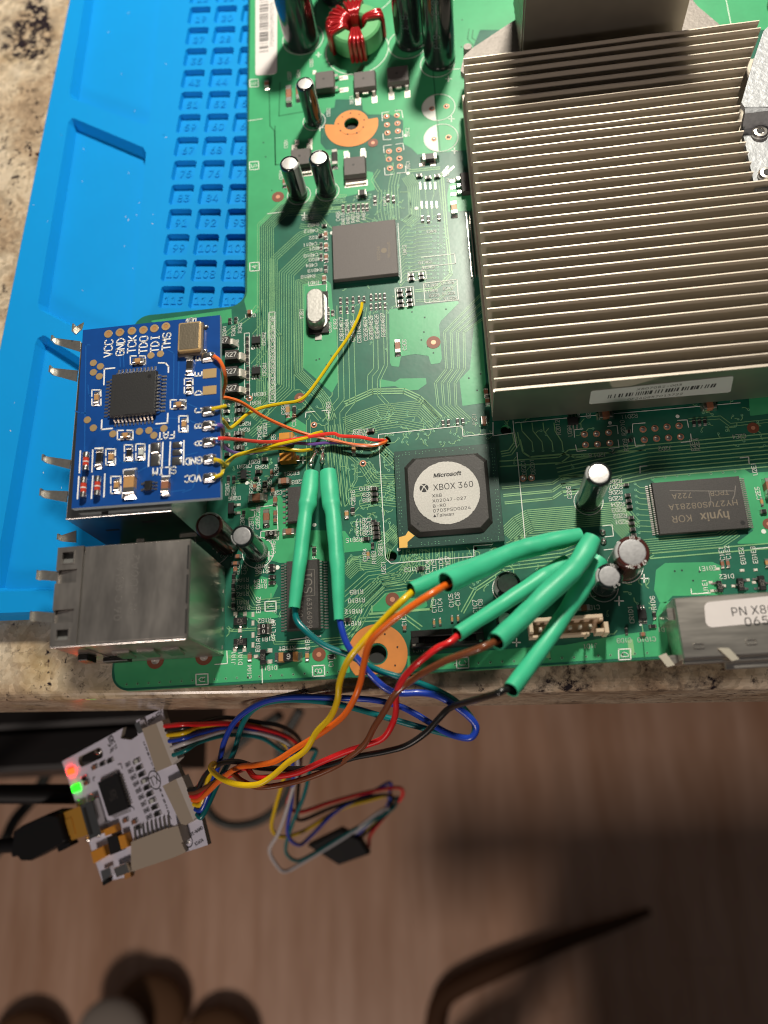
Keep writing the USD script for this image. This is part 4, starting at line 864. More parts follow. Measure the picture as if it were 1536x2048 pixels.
# small two-ended parts
SM = '''cap 577 186 32 11 y;cap 596 181 28 9 y;res 669 313 30 11 y;res 724 384 16 11 x;cap 569 362 15 8 y;cap 533 166 12 9 y;res 859 312 28 12 x;tan 908 414 24 12 y;res 838 350 11 6 x;res 856 354 11 6 x;res 874 351 11 6 x;res 750 397 12 6 y;res 776 394 12 6 y;res 787 396 12 6 y;res 845 436 11 6 y;res 857 437 11 6 y;res 878 433 11 6 y;
res 641 469 9 5 x;cap 651 468 13 7 y;res 642 490 11 6 y;cap 652 491 13 7 y;res 642 512 11 6 y;cap 652 513 13 7 y;res 651 535 11 7 y;cap 648 556 12 8 y;res 648 450 9 5 x;
res 822 549 10 6 x;res 842 547 10 6 x;res 823 557 10 6 x;res 843 555 10 6 x;res 799 581 11 6 x;res 817 579 11 6 x;res 800 590 11 6 x;res 818 588 11 6 x;res 801 602 11 6 x;res 819 600 11 6 x;res 802 611 11 6 x;res 820 609 11 6 x;
res 681 600 11 5 y;res 694 600 11 5 y;res 706 598 11 5 y;res 718 597 11 5 y;res 728 597 11 5 y;res 742 593 11 5 y;res 752 592 11 5 y;res 760 592 11 5 y;res 769 591 11 5 y;res 681 618 11 5 y;res 694 618 11 5 y;res 706 617 11 5 y;res 742 612 11 5 y;res 752 611 11 5 y;res 760 610 11 5 y;res 770 610 11 5 y;
cap 795 691 26 11 y;res 656 620 12 6 y;res 656 633 10 6 y;res 665 624 9 6 y;res 886 845 11 6 y;res 897 844 11 6 y;res 915 842 11 6 y;res 926 841 11 6 y;cap 972 783 14 9 y;cap 975 801 14 9 y;cap 968 840 12 16 x;
res 686 415 11 6 y;res 697 415 11 6 y;res 707 413 11 6 y;res 717 413 11 6 y;res 726 412 11 6 y;res 734 412 11 6 y;
res 494 678 11 6 y;res 494 692 11 6 y;res 494 706 11 6 y;res 494 720 11 6 y;res 495 738 11 6 y;res 495 752 11 6 y;res 495 772 11 6 y;res 495 786 11 6 y;cap 498 623 9 8 x;res 459 640 9 6 y;res 471 638 9 6 y;
tan 575 819 21 8 y;res 588 820 18 7 y;res 478 808 17 9 x 0;res 478 820 17 9 x 0;res 476 838 17 9 x 0;res 476 866 17 9 x 0;res 476 878 17 9 x 0;res 476 895 17 9 x 0;res 452 810 11 7 x;res 452 822 11 7 x;res 452 840 11 7 x;res 453 868 11 7 x;res 452 890 11 7 x;res 454 908 11 7 x;
cap 512 994 30 15 x;cap 567 961 21 12 x;cap 550 999 16 8 y;cap 532 1033 28 12 y;cap 550 1026 12 7 y;cap 550 1040 10 7 y;res 529 970 18 9 y 0;cap 577 1062 22 11 x;res 542 1066 22 10 x 0;res 516 943 12 7 x;res 512 956 10 6 x;cap 509 972 11 7 y;res 456 958 14 6 y;res 467 957 12 6 y;res 487 1025 10 6 y;cap 545 980 11 7 y;cap 543 945 14 6 y;res 529 918 12 8 x;res 530 892 12 8 x;
cap 475 1112 12 8 x;cap 470 1126 14 7 x;cap 470 1138 12 8 y;res 467 1154 13 7 y;res 466 1172 13 7 y;res 466 1191 13 7 y;res 466 1211 13 7 y;res 543 1131 12 7 x;res 543 1139 12 7 x;res 543 1153 12 7 x;res 543 1165 12 7 x;res 527 1252 22 10 x 0;res 527 1263 22 10 x 0;cap 499 1313 14 8 y;tan 614 1311 16 8 y;res 663 1313 14 8 x;
res 748 977 13 7 x;res 749 988 13 7 x;res 749 999 13 7 x;res 751 1047 13 7 x;res 752 1056 13 7 x;res 753 1065 13 7 x;res 753 1074 13 7 x;res 732 1077 13 7 x;tan 693 1027 14 8 y;res 705 1020 12 8 y;tan 707 898 17 8 y;res 741 860 13 7 x;res 747 1042 10 6 x;res 745 1090 10 6 y;tan 736 1108 13 6 y;res 841 1136 13 7 x;res 695 1239 13 8 x;tan 868 1245 13 5 y;tan 880 1243 13 5 y;tan 904 1238 13 5 y;tan 916 1237 13 5 y;
res 1253 969 10 6 x;res 1256 990 11 7 x;res 1258 1001 11 7 x;res 1260 1013 11 7 x;res 1263 1035 11 7 x;res 1264 1046 11 7 x;res 1266 1058 11 7 x;res 1268 1070 11 7 x;tan 1524 1003 14 6 y;res 1528 1022 12 8 x;cap 1545 970 30 26 y;cap 1445 1127 14 7 y;cap 1456 1126 14 7 y;tan 1535 1125 14 9 y;
res 1309 1230 13 7 y;res 1306 1252 13 7 x;res 1253 1262 12 6 y;cap 1286 1268 11 8 x;cap 1168 1215 22 12 x;cap 1212 828 27 13 x;cap 1420 809 25 15 x;res 1388 845 10 6 y;res 1399 844 10 6 y;res 1410 843 10 6 y;res 1258 862 8 6 x;res 1261 880 8 6 x;cap 809 1255 10 7 y;res 628 1100 14 7 y'''
for it in SM.replace('\n', '').split(';'):
    a = it.split(); smd(a[0], *map(float, a[1:5]), a[5], text=a[6] if len(a) > 6 else None)
r = smd('ptc', 576, 1313, 38, 18, 'x', 1.4, text=None); m = MB(); p = W.px(577, 1313, 1.4); strokes(m, '6', p[0], p[1], 1.0, 180, .16, 1.43); part('marking', m, 'marking_white', r)
pd = MB()
for x in (556, 597): q = W.rect(x - 7, 1304, x + 7, 1323); pd.loft([(rectp(*q), .03), (rectp(q[0] + .2, q[1] - .2, q[2] + .2, q[3] - .2), .5)])
part('solder_fillets', pd, 'solder', r)
for x0, y0, x1, y1, lb in ((558, 865, 585, 880, 'orange tantalum capacitor lying under the red and orange wires'), (559, 905, 589, 921, 'orange tantalum capacitor under the yellow wire, below its twin')):
    q = W.rect(x0, y0, x1, y1, 2.2)
    r = part('tantalum_capacitor', MB().loft([(rectp(q[0] - .12, q[1] + .12, q[2] - .1, q[3] + .1), .1), (rectp(q[0] - .12, q[1] + .12, q[2] - .1, q[3] + .1), .9), (rectp(*q), 2.2)]), 'tantalum', MBD, lb)
    part('polarity_bar', MB().box(q[1] - .75, q[1] - .3, q[2] + .03, q[3] - .03, 2.2, 2.215), 'brown_ptc', r); part('terminals', MB().box(q[0] - .8, q[0], q[2] + .3, q[3] - .3, .05, .9, .1).box(q[1], q[1] + .9, q[2] + .3, q[3] - .3, .05, .9, .1), 'solder', r)
# crystal
p0, p1 = W.px(630, 592, 2.5), W.px(633, 648, 2.5); X = (p0[0] + p1[0]) / 2
y0, y1 = p1[1] + .1, p0[1] + .1
y1 += 1.3
can = [(rrect(X - 2.45, X + 2.45, y0 - .6, y1 + .6, 2.3, 6), .6), (rrect(X - 2.45, X + 2.45, y0 - .6, y1 + .6, 2.3, 6), .95), (rrect(X - 2.1, X + 2.1, y0 - .2, y1 + .2, 2.0, 6), 1.0), (rrect(X - 2.1, X + 2.1, y0 - .2, y1 + .2, 2.0, 6), 3.2), (rrect(X - 1.8, X + 1.8, y0 + .1, y1 - .1, 1.7, 6), 3.5)]
r = part('crystal', MB().loft(can), 'crystal_can', MBD, 'silver oval crystal can left of the grey square chip', smooth=40)
part('crystal_base', MB().box(X - 2.3, X + 2.75, y0 - 1.5, y1 + 1.0, .05, .6, .05), 'plastic_black', r)
part('crystal_lead', MB().box(X - .7, X + .9, y0 - 3.1, y0 - 1.5, .05, .25), 'tin', r)
q = W.rect(618, 570, 652, 668); sq = MB(); sq.ribbon([(q[1], q[2] + 1), (q[1] + .3, q[3]), (q[0], q[3])], .18, .09); sq.ribbon([(q[0], q[3] - 4), (q[0], q[2] + 1), (q[0] + 1.5, q[2] + 1)], .18, .09); part('crystal_outline', sq, 'silk', board)
# barcode sticker
q = [W.px(*p) for p in ((511, -30), (555, -30), (554, 148), (511, 152))]
pg = Polygon(q).buffer(-1).buffer(1, quad_segs=5); r = part('barcode_sticker', MB().ext(pg, .03, .14), 'label_white', MBD, 'white barcode sticker at the upper left edge')
m = MB(); x0, x1 = W.px(519, 60)[0], W.px(537, 60)[0]; yv = W.px(520, 106)[1]; yt = W.px(520, -25)[1]; k = 0
while yv < yt:
    w = rng.choice([.14, .2, .34, .5]); m.box(x0, x1, yv, yv + w, .14, .15); yv += w + rng.choice([.15, .25, .4, .8])
part('barcode', m, 'ink', r); m = MB(); p = W.px(544, 50); letters(m, '7719209671199177275', p[0], p[1], 1.0, 90, .14, .01); part('lettering', m, 'ink', r)
# black pin socket and ivory header at the front edge
q = W.rect(822, 1262, 968, 1290, 3.0); r = part('black_socket', MB().box(q[0], q[1], q[3] - .9, q[3] + .5, .1, 3.2, .15).box(q[0], q[1], q[2] - .2, q[2] + .7, .1, 3.2, .15).box(q[0], q[0] + 1.6, q[2] + .7, q[3] - .9, .1, 3.2, .1).box(q[1] - 1.6, q[1], q[2] + .7, q[3] - .9, .1, 3.2, .1).box(q[0] + 1.6, q[1] - 1.6, q[2] + .7, q[3] - .9, .1, 1.0), 'plastic_black', MBD, 'black pin socket beside the lower orange mounting ring')
m = MB()
for k in range(14):
    x = q[0] + 2.6 + k * (q[1] - q[0] - 5) / 13; m.box(x - .15, x + .15, q[2] + 1.0, q[3] - 1.2, 1.0, 1.9)
part('contacts', m, 'plastic_black', r); m = MB()
for x in (q[0] + .6, q[1] - .7): m.box(x - .3, x + .3, q[2] + .2, q[2] + .6, 3.2, 3.25)
part('clips', m, 'tin', r)
q = W.rect(1058, 1232, 1208, 1268, 5.0); x0, x1, y0, y1 = q
r = part('ivory_header', MB().box(x0, x1, y1 - .8, y1, .1, 5.0, .1).box(x0, x1 - 2.6, y0, y0 + .6, .1, 2.6, .1).box(x1 - 1.6, x1, y0, y0 + .8, .1, 4.6, .1).box(x0, x0 + .8, y0 + .8, y1 - .8, .1, 5.0, .1).box(x1 - .8, x1, y0 + 2.4, y1 - .8, .1, 5.0, .1).box(x1 + .003, x1 + .9, y0 - .3, y0 + 2.0, .1, 5.0, .1).box(x0 + .8, x1 - .8, y0 + .8, y1 - .8, .1, 1.2).box(x1 - 3.6, x1 - 3.2, y0 - .4, y0, .1, 5.6), 'nylon_beige', MBD, 'ivory plastic header with two rows of pins, right of the sleeves')
for k in range(6):
    for j in range(2):
        x = x0 + 2.3 + k * 2.0; y = y0 + 1.5 + j * 2.0; part('pin', MB().box(x - .32, x + .32, y - .32, y + .32, 1.2, 4.4, .12), 'brass_tab', r)
# jumper pins that the sleeved plugs are pushed onto
for x, y in ((623, 928), (645, 922), (1150, 1077), (1180, 1078), (1205, 1065), (1207, 1083), (632, 905), (646, 898)):
    p = W.px(x, y); r = part('solder_joint', MB().ball(p[0], p[1], .1, .75, .7), 'solder', board, smooth=40)
for a_, b_ in (((626, 934), (634, 912)), ((650, 932), (648, 910))):
    p, q = W.px(*a_), W.px(*b_); part('bent_pin', MB().tube(spline([(*p, 3.0), ((p[0] * .6 + q[0] * .4), (p[1] * .6 + q[1] * .4), 2.6), (q[0], q[1], 1.6), (q[0] + .1, q[1] + .2, .2)], 5), .38, 8), 'solder', board, smooth=50)
# ---------------------------------------------------------------- heatsink with its fins, bracket and tower
HZ, HB = 17.5, 3.0
hs = part('heatsink', MB().box(86.9, 195, 55.5, 145.2, HB, HB + 3.0, .2).box(88.5, 150, 70, 135, .3, HB), 'fin_metal', MBD, 'wide aluminium heatsink with a row of thin upright fins')
ROWS = [117, 131, 149, 167, 185, 204, 221, 240, 260, 277, 286, 306, 326, 346, 366, 387, 406, 425, 446, 465, 487, 509, 531, 552, 574.5, 595.5, 618, 640.6, 663, 686.5, 710, 733, 757, 780]
ENDS = {0: 1521, 1: 1524, 2: 1518, 3: 1509, 4: 1502, 5: 1494, 6: 1487, 7: 1481, 8: 1478, 9: 1481, 10: 1480, 11: 1484, 12: 1488, 13: 1492, 14: 1497, 15: 1502, 16: 1506}
for k, yp in enumerate(ROWS):
    xl, yl = Frame((0, 0, HZ)).px(927 + 63 * (yp - 117) / 663 + (4 if k in (9, 10) else 0), yp)
    xr = 200.0
    if k in ENDS: xr = Frame((0, 0, HZ)).px(ENDS[k], yp - .118 * (ENDS[k] - 940))[0]
    th = .55 if k == len(ROWS) - 1 else .29; jz = rng.uniform(-.12, .12); lean = rng.uniform(-.12, .12) + (-.5 if k == 10 else 0)
    if k == len(ROWS) - 1: lean = 0.0; jz = 0.0
    m = MB(); ns = 9; xs = np.linspace(xl, xr, ns); wob = np.r_[0, rng.normal(0, .05, ns - 2), 0]
    sec = lambda x, d: np.array([(x, yl - th / 2, HB + 2.5), (x, yl + th / 2, HB + 2.5), (x, yl + th / 2 + lean + d, HZ + jz), (x, yl - th / 2 + lean + d, HZ + jz)])
    v = np.vstack([sec(x, d) for x, d in zip(xs, wob)]); f = [(4 * i + a, 4 * i + (a + 1) % 4, 4 * i + 4 + (a + 1) % 4, 4 * i + 4 + a) for i in range(ns - 1) for a in range(4)] + [(0, 3, 2, 1), (4 * ns - 4, 4 * ns - 3, 4 * ns - 2, 4 * ns - 1)]
    m.add(v, np.array(f)[:, ::-1]); fin = part('fin', m, 'fin_metal', hs)
# front plate reaches down to the base, with the sticker
fy = W.px(990, 780, HZ)[1] - .31
part('front_plate', MB().box(87.0, 200, fy - .02, fy + .6, HB - .2, HZ - .25), 'front_metal', hs)
vf = Frame((0, fy - .08, 0), (1, 0, 0), (0, 0, 1), (0, -1, 0))
pgn = [vf.px(*p) for p in ((1178, 808), (1182, 782), (1467, 752), (1461, 784))]
st = part('part_sticker', MB(vf).ext(Polygon(pgn).buffer(-.5).buffer(.5), 0, .05), 'label_film', hs, 'greyish barcode sticker on the front face of the heatsink')
m = MB(vf); a_ = vf.px(1216, 793); b_ = vf.px(1432, 770); d = b_ - a_; L = np.linalg.norm(d); t = 0
while t < L:
    w = rng.choice([.2, .26, .4, .55]); c = a_ + d / L * t; m.box(c[0], c[0] + w, c[1] - .85, c[1] + .85, .05, .062); t += w + rng.choice([.18, .25, .4, .6])
ang_ = math.degrees(math.atan2(d[1], d[0])); c = vf.px(1318, 774); letters(m, 'X807082-003', c[0], c[1] + .1, .95, ang_, .05, .014); c = vf.px(1310, 792); letters(m, '0F260857013722', c[0], c[1] - .2, .95, ang_, .05, .014); part('lettering', m, 'ink', st)
# clamp bracket and screws, lower plate
bz = 20.0; Fb = Frame((0, 0, bz))
br = part('bracket', MB(Fb).ext(Polygon([Fb.px(*p) for p in ((1560, 30), (1527, 62), (1508, 118), (1483, 205), (1489, 214), (1600, 212), (1600, 30))]), -1.2, 0), 'bracket_metal', hs, 'bright grainy steel clamp bracket at the right edge of the heatsink')
y_b = Fb.px(1510, 213)[1]
Fl = Frame((0, 0, 15.6))
m = MB(); x0 = Fb.px(1489, 213)[0]; sec = [(y_b, 20.0), (y_b - 1.2, 19.6), (y_b - 2.4, 16.2), (y_b - 3.4, 15.6), (y_b - 3.4, 14.4), (y_b - 2.9, 14.4), (y_b - 1.6, 15.4), (y_b - .3, 18.8), (y_b, 18.8)]
n = len(sec); v = np.array([(x, a, b) for x in (x0, x0 + 25) for a, b in sec]); i = np.arange(n); j = (i + 1) % n; m.add(v, np.c_[i, n + i, n + j, j]); m.add(v[:n], [(0, k, k + 1) for k in range(1, n - 1)]); part('bracket_bend', m, 'bracket_metal', br)
lo = part('clamp_plate', MB().ext(Polygon([Fl.px(*p) for p in ((1484, 258), (1620, 240), (1620, 395), (1512, 384))]), 14.2, 15.6), 'bracket_metal', hs)
for x, y in ((1521, 262), (1534, 345)):
    p = W.px(x, y, 16.6); s = MB().lathe(p[0], p[1], [(1.75, 15.6), (1.85, 15.9), (1.8, 16.3), (1.45, 16.65), (.85, 16.72), (.7, 16.2), (.02, 16.1)], 24); q = part('screw', s, 'tin', lo, smooth=35)
    star = [(p[0] + (.8 if k % 2 else .52) * math.cos(k * math.pi / 6), p[1] + (.8 if k % 2 else .52) * math.sin(k * math.pi / 6)) for k in range(12)]; part('screw_socket', MB().prism(star, 16.70, 16.735), 'hole_black', q)
# taller tower behind it
x0, x1, yb = 102.6, 141.2, 150.0
tw = part('tower_heatsink', MB().box(x0, x1, yb, yb + 22, 8.0, 52, .4), 'front_metal', MBD, 'tall metal block of the second heatsink behind the fins')
m = MB()
for k in range(9): m.box(x0 - .35, x0 - .02, yb + 1.2 + k * 2.2, yb + 2.4 + k * 2.2, 9, 51.5)
part('tower_side_fins', m, 'front_metal', tw)
Fp = Frame((0, 0, 7.6))
part('tower_base', MB().ext(Polygon([Fp.px(*p) for p in ((921, 142), (928, 112), (942, 98), (1032, 38), (1180, -70), (1330, -70), (1395, 12), (1470, 75), (1476, 122), (960, 172))]).buffer(-.5).buffer(.5), 6.2, 7.6), 'plate_metal', tw, 'grainy grey base plate')
mm_ = MB()
for x, y in ((936, 132),): p = W.px(x, y); mm_.cyl(p[0], p[1], 1.1, 0, 6.2, 10)
part('plate_post', mm_, 'plate_metal', tw)
# chips under the heatsink's left edge
_a, _b = W.px(932, 428), W.px(944, 556)
for _d in (0, .8, 1.5): part('shield_rail', MB().box(_a[0] * .5 + _b[0] * .5 - .1 + _d, _a[0] * .5 + _b[0] * .5 + .12 + _d, _b[1], _a[1], .08, .5 + _d * .3), 'can_metal', MBD)

# ---------------------------------------------------------------- network jack
x0, x1, y0, y1, z1 = -2.4, 24.8, 6.2, 25.9, 23.0; xs_ = 3.0
jk = part('network_jack', MB().box(xs_ + .12, x1, y0, y1, .1, z1, .25), 'jack_metal', MBD, 'big square metal network jack at the front left corner of the board')
fr_ = Polygon(rectp(x0, xs_, y0 - .15, y1 + .15))
ZF = z1 + .15; Fz = Frame((0, 0, ZF)); win = []
for a_ in ((142, 1101, 165, 1120), (149, 1246, 172, 1266)): pass
hole = [W.rect(125, 1104, 147, 1126, ZF), W.rect(113, 1259, 136, 1280, ZF)]
slot = [W.rect(112, 1139, 153, 1166, ZF), W.rect(103, 1219, 147, 1245, ZF)]
top = fr_
for h in hole: top = top.difference(Polygon(rectp(*h)))
for h in slot: top = top.difference(Polygon(rectp(x0 - 1, h[1], h[2], h[3])))
m = MB().ext(top, z1 - .25, ZF).box(x0 + .1, xs_, y0 - .14, y0 + .3, .1, z1 - .25).box(x0 + .1, xs_, y1 - .3, y1 + .14, .1, z1 - .25).box(x0 + .02, x0 + .4, y0 + .3, y1 - .3, z1 - 3.0, z1 - .26)
fl_ = part('jack_front', m, 'jack_metal', jk); part('jack_core', MB().box(x0 + .5, xs_, y0 + .4, y1 - .4, .3, z1 - .9), 'jack_inner', jk)
for h in slot: part('spring_tab', MB().loft([(rectp(x0 + .1, h[1], h[2] + .12, h[3] - .12), [z1 - 1.1, z1 - .45, z1 - .45, z1 - 1.1]), (rectp(x0 + .1, h[1], h[2] + .12, h[3] - .12), [z1 - .75, z1 - .12, z1 - .12, z1 - .75])]), 'jack_metal', fl_)
for h in hole: part('window_lip', MB().ext(Polygon(rectp(h[0] - .25, h[1] + .25, h[2] - .25, h[3] + .25)).difference(Polygon(rectp(*h))), ZF, ZF + .09), 'jack_metal', fl_)
for pts in (((107, 1151), (80, 1142), (77, 1160), (104, 1167)), ((100, 1238), (67, 1224), (64, 1242), (98, 1246))):
    z = 19.0; c = np.array([W.px(*p, z) for p in pts]); b_ = (c[0] + c[3]) / 2; tip = (c[1] + c[2]) / 2; w = 2.0
    m = MB(); P = [(x0 + .3, b_[1], z + 1.5), (tip[0] + .6, tip[1], z + .3), (tip[0], tip[1], z), (tip[0] - .15, tip[1], z + .9)]
    v = []
    for x, y, zz in P: v += [(x, y - w / 2, zz), (x, y + w / 2, zz), (x + .1, y + w / 2, zz - .25), (x + .1, y - w / 2, zz - .25)]
    f = [(4 * i + a, 4 * i + (a + 1) % 4, 4 * i + 4 + (a + 1) % 4, 4 * i + 4 + a) for i in range(3) for a in range(4)] + [(0, 3, 2, 1), (12, 13, 14, 15)]
    m.add(v, f); part('ground_tab', m, 'tab_metal', jk)
m = MB()   # seam notches along the rear edge of the top, the rear plate
for a_, b_ in ((7.0, 11.8), (12.9, 18.6), (19.7, 24.6)): m.box(x1 - .42, x1 - .08, a_, b_, z1 - .02, z1 + .012)
part('rear_gaps', m, 'hole_black', jk); part('rear_plate', MB().box(x1 + .003, x1 + .3, y0 + .2, y1 - .2, .1, z1 - .12), 'jack_back', jk)
m = MB()
for k in range(5): m.box(x1 + .3, x1 + .42, y0 + 1.2 + k * 4.1, y0 + 2.0 + k * 4.1, 1.0, 1.5)
part('rear_tabs', m, 'tin', jk)
m = MB(); c = W.px(268, 1170, z1); letters(m, 'SI-LO0A2', c[0], c[1], 1.5, 90, z1, .012, sx=1.2); c = W.px(238, 1180, z1); letters(m, '06 C 90MH', c[0], c[1], 1.4, 90, z1, .012, sx=1.2); part('stamped_marks', m, 'jack_stamp', jk)
# black plastic latch below the jack's front
part('latch', MB().box(x0 + 1.2, x0 + 3.4, y0 - 1.5, y0 - .2, 10.0, 14.0, .2).box(x0 + 4.0, x0 + 9.4, y0 - 1.1, y0 - .2, 6.0, 8.4, .15), 'plastic_black', jk)
part('side_lip', MB().tube([(x0 + .2, y0 - .1, z1 - .1), (11, y0 - .1, z1 - .12), (x1 - .2, y0 - .1, z1 - .12)], .24, 14), 'lip_metal', jk, smooth=60)
for k in range(3): part('side_spring', MB().loft([(rectp(6 + 5.2 * k, 9.6 + 5.2 * k, y0 - .5, y0 - .02), 14.0), (rectp(6.4 + 5.2 * k, 9.2 + 5.2 * k, y0 - .9, y0 - .5), 9.0)]), 'usb_metal', jk)

# ---------------------------------------------------------------- usb sockets under the blue board
ux0, ux1, uy0, uy1, uz = -1.9, 20.4, 32.4, 73.5, 22.0
us = part('usb_sockets', MB().box(ux0, ux1, uy0, uy1, .1, uz, .2), 'usb_metal', MBD, 'polished metal usb socket shell under the blue board')
part('rolled_lip', MB().tube([(ux0 + .1, uy0 + .1, uz - .12), (ux0 + 9, uy0 + .1, uz - .12), (ux1 - .1, uy0 + .1, uz - .12)], .26, 14), 'lip_metal', us, smooth=60)
part('rolled_lip', MB().tube([(ux1 - .1, uy0 + .1, uz - .12), (ux1 - .1, uy0 + 15, uz - .12), (ux1 - .1, uy1, uz - .12)], .2, 14), 'lip_metal', us, smooth=60)
m = MB(); m.box(ux0 + 7.6, ux0 + 9.0, uy0 - .03, uy0 + 1.0, uz - .1, uz + .06).box(ux0 + 4.5, ux0 + 7.5, uy0 - .04, uy0, 12.5, 13.4).box(ux0 + 14, ux0 + 17, uy0 - .04, uy0, 16.0, 17.0); part('shell_slots', m, 'hole_black', us)
part('shell_lip', MB().box(ux1 - 4.2, ux1 - .3, uy0 - .5, uy0 - .003, 5.0, 5.6).box(ux0 + 7.5, ux0 + 9.4, uy0 - .5, uy0 - .003, 3.0, 4.2), 'usb_metal', us)
TABS = [((166, 688), (166, 709), (108, 687), (110, 675), 18.5), ((160, 746), (158, 768), (104, 749), (106, 735), 18.5), ((147, 924), (144, 942), (91, 925), (92, 912), 18.5), ((141, 986), (138, 1008), (86, 995), (88, 980), 18.5), ((172, 650), (168, 664), (150, 668), (152, 652), 20.0), ((157, 1064), (157, 1088), (122, 1082), (122, 1070), 9.0)]
for a, b, c, d, z in TABS:
    g = [W.px(*p, z) for p in (a, b, c, d)]; m = MB(); t = np.array([np.r_[g[0], z + 1.2], np.r_[g[1], z + 1.2], np.r_[g[2], z - .2], np.r_[g[3], z - .2]]); m.add(np.vstack([t, t - [0, 0, .3]]), [(0, 1, 2, 3), (7, 6, 5, 4), (0, 4, 5, 1), (1, 5, 6, 2), (2, 6, 7, 3), (3, 7, 4, 0)])
    e = t[3]; m.box(e[0] - .35, e[0] + .05, min(t[2][1], t[3][1]) + .1, max(t[2][1], t[3][1]), z - .5, z + 1.1); part('shield_tab', m, 'tab_metal', us)
m = MB()
for k in range(4): m.box(ux0 - .5, ux0 - .003, uy0 + 3 + 10.5 * k, uy0 + 9.5 + 10.5 * k, 3, uz - 2)
part('socket_mouths', m, 'plastic_black', us)

# ---------------------------------------------------------------- shielded video socket, lower right
z = 10.0; q0 = W.px(1347, 1196, z); q1 = W.px(1337, 1318, z)
X0, Y1 = q0; Y0 = W.px(1366, 1318, z)[1]; X1 = X0 + 40
vc = part('video_socket', MB().box(X0, X1, Y0, Y1, .1, z, .25), 'can_metal', MBD, 'shiny metal shielded video socket at the lower right edge with a white number label')
Fz = Frame((0, 0, z)); pgn = Polygon([Fz.px(*p) for p in ((1408, 1205), (1600, 1186), (1604, 1238), (1412, 1256))]).buffer(-1.2).buffer(1.2, quad_segs=6)
lb = part('number_label', MB().ext(pgn, z, z + .06), 'label_white', vc); m = MB(); c = Fz.px(1461, 1224); ca = Fz.px(1536, 1218) - c; an = math.degrees(math.atan2(ca[1], ca[0]))
letters(m, 'PN X80', c[0], c[1], 1.65, an, z + .06, .012, sx=1.0, align=0.0); c = Fz.px(1487, 1244); letters(m, '0651', c[0], c[1], 1.65, an, z + .06, .012, sx=1.1, align=0.0); part('lettering', m, 'ink', lb)
for x, y in ((1398, 1291), (1503, 1283)):
    c = Fz.px(x, y); part('dimple', MB().ext(Polygon(rrect(c[0] - 1.1, c[0] + 1.1, c[1] - .6, c[1] + .6, .4)).difference(Polygon(rrect(c[0] - .85, c[0] + .85, c[1] - .4, c[1] + .3, .3))), z, z + .18), 'can_metal', vc)
part('front_flange', MB().box(X0 + .2, X1, Y0 - .9, Y0 - .003, z - 2.0, z - .9, .1).box(X0 + 8, X1, Y0 - 2.2, Y0 - .9, z - 2.6, z - 1.7, .1), 'can_metal', vc)
for pts, zz in ((((1317, 1312), (1332, 1306), (1350, 1330), (1335, 1334)), 6.0), (((1436, 1296), (1458, 1296), (1479, 1318), (1464, 1322)), z + .4)):
    g = np.array([W.px(*p, zz) for p in pts]); part('claw', MB().prism(g[::-1] if Polygon(g).exterior.is_ccw is False else g, zz - .3, zz), 'brass_tab', vc)
part('side_post', MB().box(X0 - 1.6, X0 - .003, Y0 - .2, Y0 + 1.4, .1, 5.8).box(X0 - 1.2, X0 - .003, Y1 - 4, Y1 - 1.6, .1, 8.2), 'can_metal', vc)
# ================================================================== BLUE ADD-ON BOARD
BZ = 24.2; BF = Frame((0, 0, BZ))
cs = [BF.px(*p) for p in ((166, 660), (440, 630), (441, 995), (143, 1017))]
BB = thing('blue_chip_board', 'small bright blue circuit board with a square black chip, lying on the metal usb sockets', 'circuit board', (12, 55, uz + .05))
m = MB(BF); pg = Polygon(cs); m.flat(pg, 0); bl = part('board_face', m, 'blue_mask', BB)
m = MB(BF); side(m, pg, -1.3, 0); m.flat(pg, -1.3); part('board_edge', m, 'blue_edge', BB)
part('tape_pad', MB().box(3, 17, 40, 68, uz + .01, BZ - 1.31), 'label_white', BB)
def bp_(x, y): return BF.px(x, y)
m = MB(BF)
for q in ([(176, 770), (178, 790), (200, 812)], [(150, 822), (160, 826), (172, 826)], [(336, 700), (348, 706), (347, 800), (340, 808)], [(358, 720), (356, 790)], [(240, 715), (241, 735)], [(247, 712), (248, 735)], [(235, 912), (242, 925), (290, 924)], [(365, 985), (385, 978), (395, 950), (395, 920)], [(330, 836), (372, 838), (400, 850)], [(330, 985), (370, 980)], [(265, 950), (300, 930), (395, 905)], [(160, 960), (215, 958)], [(200, 862), (340, 855)], [(358, 800), (400, 818)], [(180, 690), (172, 690), (168, 1000)]):
    m.ribbon(pp(q, BF), .22, .03)
part('traces', m, 'blue_trace', bl, kind='stuff')
sk2 = MB(BF)
def S2(q, w=.3): sk2.ribbon(pp(q, BF), w, .06)
def T2(t, x, y, rot, h, w=.28, asp=.62): p = BF.px(x, y); strokes(sk2, t, p[0], p[1], h, rot, w, .06, asp, .95)
for t, x, y in (('VCC', 217, 697), ('GND', 241, 694), ('TCK', 264, 689), ('TDO', 287, 690), ('TDI', 310, 688), ('TMS', 333, 683)): T2(t, x, y, 90, 1.75)
T2('48M', 382, 640, 0, .95, .22)
for t, x, y in (('F', 399, 717), ('E', 397, 748), ('D', 397, 786), ('C', 397, 821), ('B', 397, 852), ('A', 396, 887)): T2(t, x, y, 90, 1.45)
T2('FAT', 332, 871, 180, 1.5); T2('SLIM', 329, 942, 180, 1.5); T2('GND', 387, 922, 180, 1.45); T2('VCC', 386, 957, 180, 1.4)
